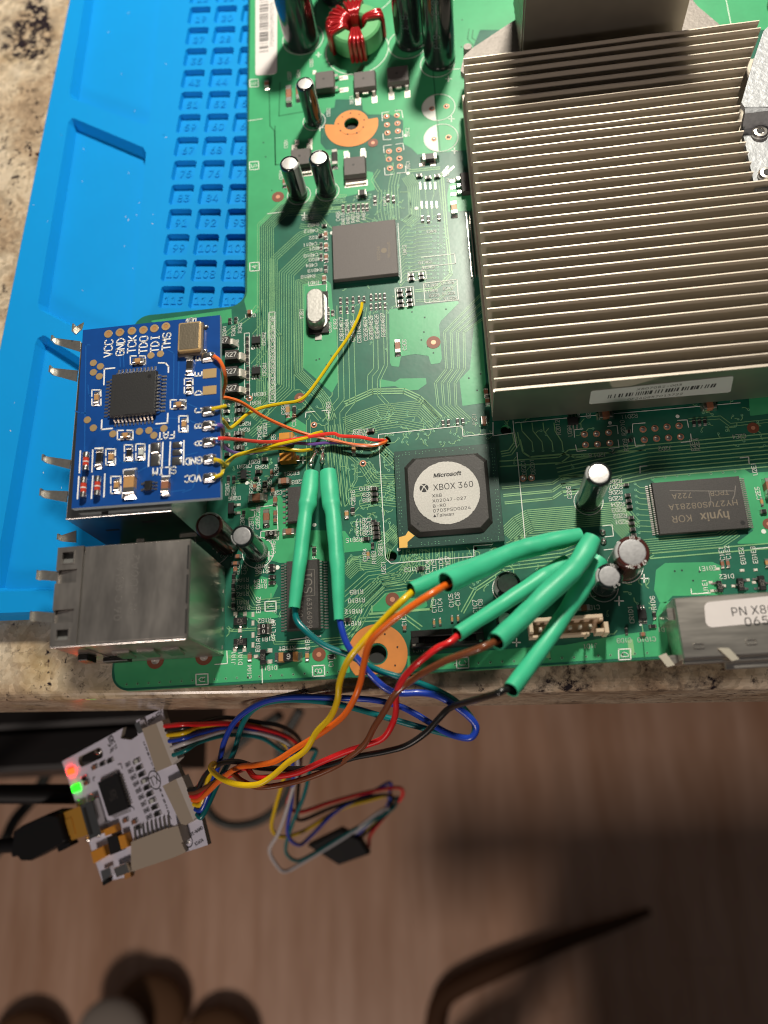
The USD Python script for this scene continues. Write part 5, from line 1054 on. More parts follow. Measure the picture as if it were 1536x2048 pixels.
for q in ([(208, 770), (209, 738), (230, 736)], [(317, 726), (331, 726), (337, 733), (337, 745)], [(204, 840), (203, 859), (225, 857)], [(336, 827), (335, 846), (312, 848)], [(161, 902), (159, 946)], [(186, 900), (184, 944)], [(158, 953), (155, 998)], [(186, 952), (183, 997)], [(210, 948), (208, 994)], [(190, 897), (206, 896)], [(190, 933), (205, 932)], [(299, 890), (297, 933)], [(326, 885), (324, 933)], [(341, 884), (339, 931)], [(368, 881), (367, 930)], [(324, 953), (340, 952)], [(322, 990), (340, 989)], [(371, 715), (386, 714)], [(371, 750), (385, 748)]): S2(q)
def brk(x0, y0, x1, y1):   # the bracketed outline round a small part: two halves
    ym0, ym1 = y0 + (y1 - y0) * .42, y0 + (y1 - y0) * .58
    S2([(x0, ym0), (x0, y0), (x1, y0), (x1, ym0)], .26); S2([(x0, ym1), (x0, y1), (x1, y1), (x1, ym1)], .26)
def brkh(x0, y0, x1, y1):
    xm0, xm1 = x0 + (x1 - x0) * .4, x0 + (x1 - x0) * .6
    S2([(xm0, y0), (x0, y0), (x0, y1), (xm0, y1)], .26); S2([(xm1, y0), (x1, y0), (x1, y1), (xm1, y1)], .26)
brkh(261, 712, 291, 729); brk(184, 780, 202, 811); brkh(341, 800, 372, 818); brk(369, 757, 386, 787); brk(358, 832, 376, 864); brkh(235, 861, 266, 879); brk(212, 898, 231, 930); brk(249, 890, 265, 922); brk(272, 888, 290, 920); brk(222, 953, 242, 987); S2([(248, 950), (247, 940), (273, 937), (272, 956)], .26); S2([(246, 985), (245, 996), (271, 994), (272, 978)], .26)
part('silkscreen_print', sk2, 'blue_silk', bl, kind='stuff')
for x, y in ((217, 668), (240, 665), (264, 662), (287, 660), (309, 657), (332, 653)):
    p = BF.px(x, y); r = part('plated_hole', MB(BF).ext(Point(*p).buffer(.95, quad_segs=6).difference(Point(*p).buffer(.5, quad_segs=5)), .02, .09), 'enig', BB); part('hole', MB(BF).cyl(p[0], p[1], .5, .02, .04, 14), 'brown_ptc', r)
for x, y in ((187, 726), (201, 733), (187, 745), (199, 753), (302, 711), (321, 708), (175, 840), (187, 856), (226, 868), (279, 863), (298, 861), (308, 871), (328, 857)):
    p = BF.px(x, y); part('round_pad', MB(BF).cyl(p[0], p[1], .78, .02, .09, 16), 'enig', BB)
for x0, y0, x1, y1 in ((406, 738, 433, 756), (406, 772, 433, 789)): part('square_pad', MB(BF).box(*BF.rect(x0, y0, x1, y1), .02, .1), 'enig', BB)
# the logic chip, turned slightly like the board
cA, cB = BF.px(223, 749), BF.px(313, 742); cx, cy = (BF.px(223, 749, 1.3) + BF.px(313, 742, 1.3) + BF.px(310, 826, 1.3) + BF.px(220, 833, 1.3)) / 4
an = 0.0; CF = Frame((cx, cy, BZ)); o = [(-5 + k) * .8 for k in range(11)]
r = chip('logic_chip', -4.95, 4.95, -4.95, 4.95, 1.5, 'epoxy_dark', {k2: (o, 1.65, .36) for k2 in 'lrtb'}, parent=BB, fr=CF)
part('dimple', MB(CF).cyl(3.4, 3.6, .45, 1.49, 1.506, 16), 'epoxy_black', r)
# oscillator
q = BF.rect(356, 644, 401, 701, 1.7); r = part('oscillator', MB(BF).box(q[0] - .2, q[1] + .2, q[2] - .5, q[3] + .2, .1, .8), 'epoxy_grey', BB, 'small bronze coloured oscillator can')
part('lid_rim', MB(BF).loft([(rrect(q[0], q[1], q[2], q[3], .4), .8), (rrect(q[0], q[1], q[2], q[3], .4), 1.6), (rrect(q[0] + .15, q[1] - .15, q[2] + .15, q[3] - .15, .4), 1.7)]), 'enig', r); part('lid', MB(BF).prism(rrect(q[0] + .35, q[1] - .35, q[2] + .35, q[3] - .35, .3), 1.7, 1.76), 'lid_bronze', r)
m = MB(BF)
for yy in (q[2] + .5, q[3] - .6): m.ball(q[1] + .6, yy, .1, .55, .4).ball(q[0] - .2, yy, .1, .4, .3)
part('solder', m, 'solder', r, smooth=40)
# small parts on it
def sm2(k, x, y, L, w, ax, h=None, text=None): return smd(k, x, y, L, w, ax, h, BB, BF, text, True)
sm2('tan', 275, 720, 20, 9, 'x'); sm2('tan', 192, 794, 21, 9, 'y'); sm2('tan', 357, 807, 20, 9, 'x'); sm2('res', 377, 766, 9, 10, 'y'); sm2('res', 377, 779, 9, 10, 'y'); sm2('res', 378, 729, 26, 12, 'y'); sm2('tan', 367, 847, 20, 9, 'y'); sm2('tan', 250, 869, 18, 9, 'x'); sm2('tan', 221, 913, 22, 10, 'y'); sm2('res', 257, 905, 20, 10, 'y'); sm2('white', 281, 903, 22, 10, 'y'); sm2('res', 197, 914, 30, 12, 'y'); sm2('tan', 232, 969, 22, 10, 'y'); sm2('tan', 257, 963, 44, 22, 'y', 1.5); sm2('cap', 329, 969, 28, 15, 'y', 1.3)
sot(288, 960, 302, 979, 'rl', (3, 2), None, 1.0, 1.0, BF, BB)
for x, y0, y1 in ((172, 905, 942), (167, 955, 996), (195, 953, 992)):
    a_, b_ = BF.px(x + 1, y0, .8), BF.px(x - 1, y1, .8); P = lambda t: a_ + (b_ - a_) * t
    ax = lambda t0, t1, r1: MB(BF).tube([(*P(t0), .85), (*P((t0 + t1) / 2), .85), (*P(t1), .85)], r1, 12)
    r = part('glass_diode', ax(.3, .74, .62), 'glass_red', BB, smooth=40); part('end_caps', MB(BF).tube([(*P(.02), .85), (*P(.15), .85), (*P(.3), .85)], .68, 12).tube([(*P(.74), .85), (*P(.85), .85), (*P(.98), .85)], .68, 12), 'solder', r, smooth=40); part('band', ax(.5, .56, .64), 'label_white', r, smooth=40)
for x0, y0, x1, y1, hh in ((302, 886, 322, 908, .7), (301, 909, 321, 932, .25), (345, 884, 364, 896, .3), (345, 899, 364, 911, .3), (344, 914, 364, 930, .3)):
    q = BF.rect(x0, y0, x1, y1); part('jumper_pad', MB(BF).loft([(rrect(*q, .3), .02), (rrect(*q, .3), hh * .5), (rrect(q[0] + .35, q[1] - .35, q[2] + .35, q[3] - .35, .3), hh)]), 'solder', BB, smooth=50)
PADS = {'F': (417, 714), 'C': (418, 822), 'B': (418, 851), 'A': (419, 884), 'G': (420, 918), 'V': (420, 955)}
for k, (x, y) in PADS.items():
    q = BF.rect(x - 15, y - 9, x + 13, y + 10); m = MB(BF).loft([(rrect(*q, .5), .02), (rrect(*q, .5), .12), (rrect(q[0] + .3, q[1] - .2, q[2] + .3, q[3] - .25, .5), .7), (rrect(q[0] + .9, q[1] - .7, q[2] + .65, q[3] - .65, .3), 1.0)])
    part('solder_pad', m, 'solder', BB, smooth=50)

# ================================================================== THIN HOOK-UP WIRES
def wire(pts, r, mat_, n=9, seg=7): return MB().tube(spline([U(*p) for p in pts], n), r, seg)
HW = 'thin hook-up wires soldered to the blue board'
def hook(col, pts, label, tip=True):
    b = U(*pts[-1]); t = thing('hookup_wire', label, 'wire', (b[0], b[1], 0), HW)
    part('insulation', wire(pts, .40, 'wire_' + col), 'wire_' + col, t, smooth=50)
    if tip:
        P = [U(*p) for p in pts]
        for a_, b_ in ((P[0], P[1]), (P[-1], P[-2])): d = (a_ - b_) / np.linalg.norm(a_ - b_); part('bare_end', MB().tube([a_ - d * .2, a_ + d * .5, a_ + d * 1.2], .2, 6), 'solder', t)
hook('kynar_orange', [(428, 712, 25), (440, 722, 25), (449, 742, 24), (451, 765, 21), (446, 786, 17), (444, 795, 15), (456, 796, 14), (485, 806, 12), (525, 832, 8), (570, 853, 5), (612, 868, 3.2), (650, 876, 2.2), (700, 888, 2.0), (742, 891, 2.0), (766, 886, 1.2), (774, 882, -1.0)], 'thin orange wire from the uppermost soldered pad of the blue board to the hole')
hook('kynar_red', [(436, 877, 25), (450, 877, 24.4), (480, 880, 19), (530, 884, 11), (570, 882, 6), (610, 875, 4), (645, 869, 3), (668, 867, 2.6), (682, 872, 2.4), (720, 874, 2.2), (750, 880, 1.6), (774, 880, -1.0)], 'thin red wire running from the blue board into the hole beside the square chip')
hook('purple', [(434, 850, 25), (443, 851, 24.6), (447, 862, 22), (443, 880, 19), (450, 895, 16), (468, 905, 13), (490, 907, 10.5), (520, 903, 8), (555, 892, 5), (585, 886, 3.6), (620, 888, 2.4), (650, 886, 1.6), (690, 886, 1.0)], 'thin purple wire sagging between the blue board and the red wire')
hook('kynar_yellow', [(424, 818, 25), (438, 815, 25), (452, 812, 24)], 'short yellow wire stub on the pad marked C')
hook('kynar_yellow', [(724, 606, .9), (722, 620, 1.4), (712, 645, 2), (695, 676, 2.2), (668, 714, 2.4), (640, 755, 2.4), (615, 788, 2.6), (595, 802, 3), (565, 807, 4.5), (525, 815, 7), (495, 828, 9.5), (472, 848, 12), (459, 856, 14), (451, 846, 17), (444, 838, 20)], 'long thin yellow wire curving from under the grey chip to the blue board')
hook('kynar_yellow', [(428, 919, 25), (440, 922, 24.6), (452, 931, 21), (456, 926, 19), (468, 914, 17), (490, 906, 14), (540, 893, 9), (580, 884, 6), (612, 876, 4), (628, 868, 2.6), (644, 864, .9)], 'yellow wire from the pad next to the lowest one, passing under the red wire')
hook('kynar_yellow', [(428, 955, 25), (442, 949, 24.5), (446, 940, 22), (452, 928, 19.5), (458, 921, 18), (480, 908, 14), (520, 901, 9), (560, 896, 6), (580, 899, 4.6), (606, 901, 3.4), (624, 898, .9)], 'yellow wire from the lowest pad of the blue board, ending beside the lower orange capacitor')

# ================================================================== SLEEVED JUMPER LEADS
# the white programmer board hangs off the counter edge; its plane
JF = Frame((-45.2, -10.42, -69.75), (.80536, .20779, .55518), (-.3319, .93405, .13188), (-.49116, -.29047, .82121))
def JW(x, y, h=0.0): p = JF.px(x, y, h); return JF.world([(p[0], p[1], h)])[0]
def sleeve(path, rads, t, tip=None):
    P = spline([U(*p) for p in path], 11); s = np.linspace(0, 1, len(P)); k = np.linspace(0, 1, len(rads)); r = np.interp(s, k, rads)
    T_, A, B_ = frames_along(P); n = 22; tt = np.arange(n) * 2 * np.pi / n
    seed_ = int(abs(P[0][0] * 10)) % 97
    wr = lambda i: (1 + .13 * (meshkit.fbm(np.c_[np.cos(tt) * 1.1 + seed_, np.sin(tt) * 1.1, np.full(n, s[i] * 7.0)], 3, seed_) - .5) + .05 * np.exp(-((s[i] - .28) / .03) ** 2))[:, None]
    ring = lambda i, rr, sq=1.0: P[i] + rr * wr(i) * (np.cos(tt)[:, None] * A[i] + (.78 + .22 * min(1, s[i] / .35)) * np.sin(tt)[:, None] * B_[i])
    wob = 1 + .03 * np.sin(s * 9 + 2) + .02 * np.sin(s * 31 + len(path))
    out = [P[0] - T_[0] * .2 + .02 * (ring(0, r[0]) - P[0])] + [ring(0, r[0] * .9)] + [ring(i, r[i] * wob[i]) for i in range(len(P))]
    inn = [ring(i, r[i] * wob[i] * .86) for i in range(len(P) - 1, len(P) - 14, -1)]
    def band(rs):
        v = np.vstack(rs); i, j = np.meshgrid(np.arange(len(rs) - 1), np.arange(n), indexing='ij'); k2 = (j + 1) % n
        return v, np.stack([i * n + j, (i + 1) * n + j, (i + 1) * n + k2, i * n + k2], -1).reshape(-1, 4)
    m = MB(); m.add(*band(out)); m.add(*band([out[-1], inn[0]]))
    p = part('shrink_sleeve', m, 'shrink_green', t, smooth=45)
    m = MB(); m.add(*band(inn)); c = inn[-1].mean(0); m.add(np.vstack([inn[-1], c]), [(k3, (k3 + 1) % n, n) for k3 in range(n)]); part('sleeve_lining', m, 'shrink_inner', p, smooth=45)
    return P
JL = 'jumper leads with green shrink sleeves'
def jumper(col, path, rads, pts, label, endxy):
    if path[0][0] > 800: rads = [q * 1.17 for q in rads]
    e = U(*path[0]); t = thing('jumper_lead', label, 'jumper lead', (e[0], e[1], 0), JL)
    P = sleeve(path, rads, t); lowr = np.array([0, 0, -(rads[-1] - .75) * .75]); q = [P[-9] + lowr, P[-3] + lowr] + [U(*p) for p in pts]
    q += [JW(*endxy[0], 3.0), JW(*endxy[1], 3.0)]
    part('wire', MB().tube(spline(q, 9, .16), .68, 10), 'wire_' + col, t, smooth=50)
ES = [((396, 1575), (378, 1580)), ((398, 1582), (380, 1586)), ((400, 1590), (382, 1592)), ((402, 1597), (385, 1599)), ((404, 1606), (388, 1608)), ((404, 1618), (391, 1618)), ((406, 1630), (394, 1628))]
jumper('teal', [(623, 945, 4.5), (617, 997, 6), (610, 1035, 7), (602, 1106, 8), (595, 1161, 8.5), (588.6, 1216, 8.5)], [1.55, 2.0, 2.05, 1.6, 1.55, 1.5, 1.42, 1.35, 1.3],
       [(594, 1236, 8), (612, 1264, 8), (650, 1290, 7), (700, 1313, 6), (760, 1344, 4), (830, 1362, 3), (885, 1385, 1), (922, 1412, -1), (948, 1448, -3), (945, 1470, -4), (925, 1474, -4.5), (853, 1456, -6), (778, 1434, -7), (702, 1416, -9), (642, 1403, -11), (566, 1400, -14), (518, 1412, -18), (487, 1447, -24), (468, 1505, -31), (440, 1560, -38)], 'jumper lead with the dark teal wire, leftmost of the green sleeves', ES[6])
jumper('blue', [(656, 943, 5), (661, 997, 6.5), (667, 1035, 7.5), (673, 1106, 8.5), (676, 1161, 9), (678, 1240, 9)], [1.8, 2.05, 2.0, 1.75, 1.65, 1.6, 1.5, 1.3, 1.1],
       [(683, 1262, 9), (697, 1295, 8.5), (722, 1326, 7), (745, 1352, 5.5), (770, 1374, 4.5), (800, 1384, 4), (838, 1385, 3.5), (876, 1392, 2.5), (913, 1413, 1.5), (944, 1439, 0), (953, 1460, -1), (940, 1473, -2), (895, 1466, -3.5), (834, 1428, -5), (796, 1411, -6), (740, 1400, -7.5), (664, 1396, -9), (589, 1394, -11), (543, 1398, -13), (506, 1413, -16), (468, 1441, -20), (449, 1481, -25), (438, 1526, -31), (420, 1580, -37)], 'jumper lead with the blue wire, right one of the two upright green sleeves', ES[5])
jumper('yellow', [(1140, 1072, 6), (1060, 1092, 8), (980, 1122, 10), (900, 1148, 13), (822, 1180, 17.5)], [1.3, 1.5, 1.55, 1.7, 1.5, 1.4, 1.38, 1.36],
       [(806, 1200, 18.5), (765, 1240, 18), (722, 1285, 16), (694, 1325, 13), (680, 1362, 8), (674, 1398, 5), (660, 1432, 0), (634, 1466, -5), (611, 1500, -9), (577, 1526, -13), (543, 1551, -16), (513, 1568, -18), (475, 1571, -20), (441, 1556, -22), (424, 1535, -25), (428, 1528, -29), (418, 1560, -36)], 'jumper lead with the yellow wire, the sleeve nearest the square chip', ES[4])
jumper('orange', [(1162, 1070, 8.5), (1085, 1089, 10.5), (1027, 1105, 12.5), (955, 1138, 16.5), (892, 1166, 22)], [1.3, 1.6, 1.62, 1.85, 1.72, 1.72, 1.78, 1.84, 1.86],
       [(868, 1184, 23.5), (820, 1215, 23.5), (775, 1250, 21), (742, 1285, 17.5), (725, 1325, 13), (723, 1365, 7), (713, 1394, 4), (687, 1428, 0), (657, 1454, -4), (627, 1477, -7), (589, 1500, -11), (551, 1521, -15), (513, 1534, -18), (475, 1537, -22), (440, 1556, -30)], 'jumper lead with the orange wire, its sleeve lying across the yellow one', ES[3])
jumper('red', [(1135, 1124, 6), (1079, 1160, 8), (1000, 1212, 10.5), (914, 1268, 15.5)], [1.5, 1.6, 1.7, 1.5, 1.36, 1.28, 1.26, 1.28],
       [(898, 1280, 16.5), (870, 1297, 16), (835, 1326, 14), (806, 1356, 10), (793, 1390, 4), (791, 1418, 1), (787, 1446, -3), (768, 1473, -6), (732, 1490, -8), (694, 1503, -10), (642, 1526, -13), (596, 1545, -16), (551, 1554, -18), (513, 1552, -20), (494, 1538, -23), (478, 1542, -27), (440, 1562, -33)], 'jumper lead with the red wire, next to the low capacitor', ES[2])
jumper('brown', [(1186, 1076, 11), (1150, 1134, 13), (1085, 1196, 15.5), (1040, 1240, 18.5), (993, 1283, 22.5)], [1.5, 1.78, 1.78, 1.95, 1.7, 1.62, 1.6, 1.62, 1.62],
       [(972, 1290, 23.5), (945, 1302, 23), (903, 1319, 20), (858, 1339, 15.5), (819, 1362, 8), (792, 1388, 5), (770, 1420, 1), (751, 1454, -3), (732, 1485, -7), (702, 1511, -10), (664, 1534, -13), (619, 1553, -16), (566, 1567, -19), (521, 1572, -21), (483, 1563, -24), (457, 1546, -28), (430, 1566, -34)], 'jumper lead with the brown wire, the sleeve lying on top of the other plugs', ES[1])
jumper('black', [(1199, 1118, 6), (1150, 1196, 8), (1085, 1294, 11.5), (1022, 1380, 18)], [1.6, 1.75, 1.65, 1.45, 1.4, 1.42, 1.45],
       [(1005, 1381, 19), (985, 1391, 17.5), (942, 1405, 11), (900, 1417, 4), (876, 1435, 1), (853, 1462, -2), (815, 1488, -5), (770, 1502, -7), (710, 1514, -10), (664, 1528, -13), (611, 1538, -16), (551, 1538, -19), (513, 1531, -22), (475, 1524, -25), (441, 1527, -29), (415, 1548, -34)], 'jumper lead with the black wire, its sleeve pointing down over the counter edge', ES[0])
# ================================================================== WHITE PROGRAMMER BOARD
WB = thing('programmer_board', 'small white circuit board with two lit diodes hanging off the counter edge on its cables', 'circuit board', JF.world([(25, -18, 0)])[0])
jp = [JF.px(*p) for p in ((124, 1523), (246, 1456), (241, 1477), (262, 1480), (276, 1471), (272, 1441), (325, 1418), (334, 1447), (330, 1473), (347, 1530), (352, 1528), (364, 1553), (366, 1560), (384, 1624), (402, 1632), (416, 1690), (372, 1704), (352, 1664), (340, 1655), (272, 1687), (262, 1752), (205, 1765))]
pg = Polygon(jp).buffer(0)
slot = [JF.px(*p) for p in ((163, 1523), (199, 1506))]; so = LineString(slot).buffer(1.55, quad_segs=8); pg = pg.difference(so)
m = MB(JF); m.flat(pg, 0); wf = part('board_face', m, 'white_mask', WB); m = MB(JF); side(m, pg, -1.2, 0); m.flat(pg, -1.2); part('board_edge', m, 'white_edge', WB)
def jb(x0, y0, x1, y1, x2, y2, w):   # an oriented box footprint: two pixel points along its middle and a width in mm
    a, b = JF.px(x0, y0), JF.px(x1, y1); d = b - a; L = np.linalg.norm(d); d /= L; n = np.array([-d[1], d[0]]) * w / 2
    return np.array([a - n, b - n, b + n, a + n])
def jq(*pts, h=0.0): return np.array([JF.px(*p, h) for p in pts])
def jpart(name, pts, z0, z1, mat_, label=None, par=None, ch=0.0):
    q = jq(*pts, h=z1); q = q if Polygon(q).exterior.is_ccw else q[::-1]
    m = MB(JF)
    if ch: c = q.mean(0); m.loft([(q, z0), (q, z1 - ch), (c + (q - c) * (1 - ch / 3), z1)])
    else: m.prism(q, z0, z1)
    return part(name, m, mat_, par or WB, label)
# microcontroller (axis aligned in the board's own frame)
c = JF.px(226, 1590, 1.0); h = 5.0; MF = Frame(JF.world([(c[0], c[1], 0)])[0], JF.ex, JF.ey, JF.n); o = [(-5 + k) * .8 for k in range(11)]
r = chip('controller_chip', -h, h, -h, h, 1.2, 'epoxy_black', {k: (o, 1.1, .32) for k in 'lrtb'}, parent=WB, fr=MF); m = MB(MF); letters(m, 'JR', 0, 0, 2.6, 0, 1.2, .012, True); part('marking', m, 'epoxy', r)
# connectors
for nm, pts, hs_ in (('cable_connector', ((284, 1458), (313, 1446), (344, 1530), (312, 1544)), 2.2), ('cable_connector', ((325, 1572), (352, 1558), (388, 1640), (372, 1650), (362, 1648)), 2.2)):
    q = jq(*pts, h=hs_); q = q if Polygon(q).exterior.is_ccw else q[::-1]; r = part(nm, MB(JF).prism(q, .02, hs_), 'connector_ivory', WB, 'ivory cable connector on the right edge of the white board')
for pts in (((312, 1446), (324, 1441), (356, 1518), (344, 1530)), ((352, 1558), (364, 1553), (396, 1630), (386, 1640))):
    q = jq(*pts, h=2.6); q = q if Polygon(q).exterior.is_ccw else q[::-1]; part('cable_plug', MB(JF).prism(q, .4, 2.6), 'connector_white', WB)
r = jpart('flat_connector', ((262, 1684), (335, 1656), (352, 1665), (372, 1704), (345, 1716), (262, 1744)), -1.0, 1.0, 'connector_ivory', 'ivory connector shell on the lower edge of the white board')
m = MB(JF)
for k in range(9):
    a, b = JF.px(270 + 8.4 * k, 1652 - 2.9 * k), JF.px(275 + 8.4 * k, 1688 - 3.4 * k); m.tube([(*a, .2), (*(a * .5 + b * .5), .35), (*b, .2)], .3, 6)
part('pins', m, 'tin', WB, kind='stuff')
# usb socket, capacitors, button
ub = jq((160, 1612), (183, 1601), (203, 1668), (180, 1679), h=2.6); r = part('usb_socket', MB(JF).loft([(ub if Polygon(ub).exterior.is_ccw else ub[::-1], .02), (ub if Polygon(ub).exterior.is_ccw else ub[::-1], 2.6)]), 'usb_metal', WB)
m = MB(JF); q = jq((165, 1616), (171, 1614), (186, 1668), (180, 1671), h=2.62); m.prism(q if Polygon(q).exterior.is_ccw else q[::-1], 2.6, 2.63); part('socket_slots', m, 'hole_black', r)
m = MB(JF)
for x, y in ((158, 1605), (188, 1592), (178, 1678), (198, 1668), (215, 1662)): p = JF.px(x, y); m.ball(p[0], p[1], .1, 1.0, .8)
part('solder_lugs', m, 'solder', WB, smooth=40)
for pts, h1 in ((((205, 1660), (228, 1650), (233, 1664), (210, 1673)), 1.8), (((180, 1704), (205, 1692), (212, 1712), (186, 1728)), 2.4), (((235, 1672), (249, 1668), (256, 1694), (242, 1700)), 2.0)): jpart('tantalum_capacitor', pts, .05, h1, 'tantalum', None, None, .3)
jpart('voltage_regulator', ((213, 1675), (233, 1669), (242, 1702), (220, 1711)), .1, 1.8, 'epoxy_black', None, None, .2)
r = jpart('push_button', ((226, 1737), (250, 1726), (257, 1746), (232, 1756)), .05, 2.2, 'tin', None, None, .3); jpart('button_stem', ((247, 1748), (260, 1743), (262, 1754), (250, 1759)), .3, 1.4, 'brown_ptc', None, r)
jpart('side_button', ((200, 1742), (218, 1734), (222, 1752), (205, 1764)), .05, 1.6, 'solder', None, None, .3)
jpart('side_button', ((204, 1763), (218, 1758), (216, 1766), (206, 1772)), .05, 1.4, 'plastic_black', None, None, .1)
jpart('lug', ((338, 1656), (356, 1652), (366, 1684), (350, 1690)), .02, 2.8, 'connector_ivory')
p = JF.px(375, 1680); part('mounting_ring', MB(JF).ext(Point(*p).buffer(2.0).difference(Point(*p).buffer(1.7)), .02, .05), 'ink', wf); part('mounting_rivet', MB(JF).ball(p[0], p[1], .02, 1.1, .4), 'solder', WB, smooth=40)
cl = part('test_clip', MB(JF).tube(spline([(*JF.px(188, 1504), -.5), (*JF.px(198, 1508), .1), (*JF.px(203, 1501), .1), (*JF.px(197, 1496), -.5)], 6), .35, 8), 'solder', WB, smooth=50)
jpart('edge_socket', ((269, 1448), (278, 1442), (286, 1464), (277, 1468)), .02, 2.0, 'solder')
# lamps
r = jpart('lit_diode', ((132, 1540), (144, 1536), (147, 1547), (136, 1551)), .03, .6, 'led_red', 'glowing red light diode'); jpart('lit_diode', ((142, 1573), (155, 1568), (159, 1581), (145, 1586)), .03, .6, 'led_green', 'glowing green light diode')
# little resistors and print
m = MB(JF); k1 = MB(JF)
for k in range(9):
    x, y = 272 + 5.2 * k, 1523 + 13.2 * k
    JX, JY = JF.scale(x, y)
    smd('white' if k % 3 == 0 else 'res', x, y, 14, 8, 'x', .5, WB, JF, None, False); p = JF.px(x - 15, y + 5); strokes(k1, 'RN%d' % (k + 1), p[0], p[1], 1.1, 8, .2, .05)
for x, y in ((188, 1535), (204, 1528), (219, 1522), (168, 1557), (172, 1566), (250, 1641), (268, 1644), (276, 1655)): smd('cap' if x % 3 else 'res', x, y, 12, 8, 'x', .5, WB, JF, None, False)
p = JF.px(221, 1482); letters(k1, 'JR', p[0], p[1], 2.3, 8, .03, .02, True); p = JF.px(226, 1498); letters(k1, 'JRP II', p[0], p[1], 1.0, 8, .03, .02, True, .3); p = JF.px(310, 1434); letters(k1, 'JTAG-XSVF', p[0], p[1], .95, 8, .03, .02, True)
p = JF.px(309, 1560); k1.ext(Point(*p).buffer(2.6).difference(Point(*p).buffer(2.3)), .03, .05); letters(k1, 'TX', p[0], p[1], 2.4, 4, .03, .02)
p = JF.px(392, 1663); letters(k1, 'SPI-NAND', p[0], p[1], .85, 8, .03, .02, True); p = JF.px(398, 1684); letters(k1, 'X360A', p[0], p[1], .85, 8, .03, .02, True)
for q in ([(188, 1562), (186, 1556), (190, 1554)], [(236, 1529), (242, 1527), (245, 1537)], [(257, 1612), (266, 1614), (269, 1619)], [(211, 1635), (214, 1641), (220, 1643)]): k1.ribbon(pp(q, JF), .3, .05)
for k in range(6): p = JF.px(289 + 4.0 * k, 1487 + 10.5 * k); strokes(k1, 'C3R7T2'[k], p[0], p[1], .9, 8, .2, .05); p = JF.px(321 + 4 * k, 1580 + 11 * k); strokes(k1, 'A4B2D1'[k], p[0], p[1], .9, 8, .2, .05)
part('print', k1, 'ink', wf, kind='stuff')

# ================================================================== USB CABLE
UC = thing('usb_cable', 'black usb cable with a gold plug pushed into the white board', 'usb cable', JF.world([(-5, -25, 0)])[0])
q = jq((120, 1628), (160, 1612), (176, 1670), (134, 1684), h=2.4); r = part('gold_shell', MB(JF).loft([(q if Polygon(q).exterior.is_ccw else q[::-1], .2), (q if Polygon(q).exterior.is_ccw else q[::-1], 2.4)]), 'gold_plug', UC)
q = jq((131, 1640), (143, 1634), (152, 1668), (139, 1672), h=2.42); part('shell_spring', MB(JF).prism(q if Polygon(q).exterior.is_ccw else q[::-1], 2.4, 2.6), 'gold_plug', r)
ov = Polygon(jq((30, 1662), (42, 1652), (95, 1628), (118, 1628), (134, 1683), (62, 1722), (44, 1722), (36, 1712), (22, 1716), h=3.8))
ov = ov.buffer(-.8).buffer(.8); c = np.array(ov.exterior.coords)[:-1][::-1]
if not Polygon(c).exterior.is_ccw: c = c[::-1]
ctr = c.mean(0); r = part('overmould', MB(JF).loft([(ctr + (c - ctr) * .9, -2.4), (c, -1.2), (c, 3.4), (ctr + (c - ctr) * .94, 4.3)]), 'rubber_black', UC, smooth=30)
part('overmould_wings', MB(JF).prism((lambda z: z if Polygon(z).exterior.is_ccw else z[::-1])(jq((112, 1622), (140, 1615), (142, 1621), (116, 1632))), .6, 3.2).prism((lambda z: z if Polygon(z).exterior.is_ccw else z[::-1])(jq((132, 1684), (158, 1676), (161, 1683), (136, 1696))), .6, 3.2), 'rubber_black', r)
a_, b_ = JW(34, 1690, 1.5), JW(-10, 1694, 1.5); part('cord', MB().tube(spline([a_ + (a_ - b_) * .2, a_, b_, b_ + np.array([-40, -4, -25.0]), b_ + np.array([-110, 20, -90.0])], 8), 2.3, 14), 'rubber_black', UC, smooth=50)

# ================================================================== WIRE HARNESS AND ITS PLUG
HN = thing('wire_harness', 'bundle of coloured wires looping down from the white board to a black plug', 'wire harness', UD(600, 1560, 300))
def hw(col, pts):
    P = [JW(pts[0][0], pts[0][1], 3.0)] + [UD(*p) for p in pts[1:]]
    part('wire', MB().tube(spline(P, 9, .3), .62, 8), 'wire_' + col, HN, smooth=50)
hw('red', [(330, 1452), (362, 1449, 207), (400, 1449, 209), (457, 1446, 214), (513, 1453, 220), (562, 1470, 228), (592, 1490, 236), (596, 1530, 246), (585, 1575, 256), (577, 1610, 264), (586, 1622, 268), (604, 1624, 272), (664, 1605, 280), (740, 1583, 290), (798, 1577, 300), (805, 1592, 304), (777, 1624, 306), (742, 1668, 304), (738, 1694, 302)])
hw('black', [(333, 1460), (365, 1456, 207), (400, 1444, 210), (455, 1438, 215), (513, 1441, 221), (559, 1449, 228), (592, 1470, 236), (603, 1500, 246), (598, 1560, 258), (592, 1615, 268), (600, 1642, 274), (664, 1613, 282), (740, 1594, 292), (781, 1591, 300), (786, 1602, 303), (775, 1626, 304), (716, 1680, 302)])
hw('yellow', [(336, 1470), (366, 1466, 207), (400, 1458, 210), (449, 1450, 215), (510, 1452, 221), (560, 1475, 230), (580, 1510, 240), (566, 1564, 252), (549, 1617, 263), (543, 1655, 272), (562, 1674, 278), (611, 1658, 284), (679, 1622, 290), (740, 1598, 296), (778, 1588, 300), (782, 1602, 303), (750, 1640, 304), (716, 1682, 302)])
hw('blue', [(339, 1482), (368, 1476, 207), (402, 1466, 210), (455, 1455, 215), (520, 1463, 222), (570, 1485, 231), (590, 1530, 243), (584, 1600, 258), (577, 1662, 272), (596, 1686, 280), (622, 1673, 284), (672, 1624, 288), (740, 1583, 294), (776, 1566, 299), (784, 1576, 302), (770, 1618, 304), (706, 1676, 302)])
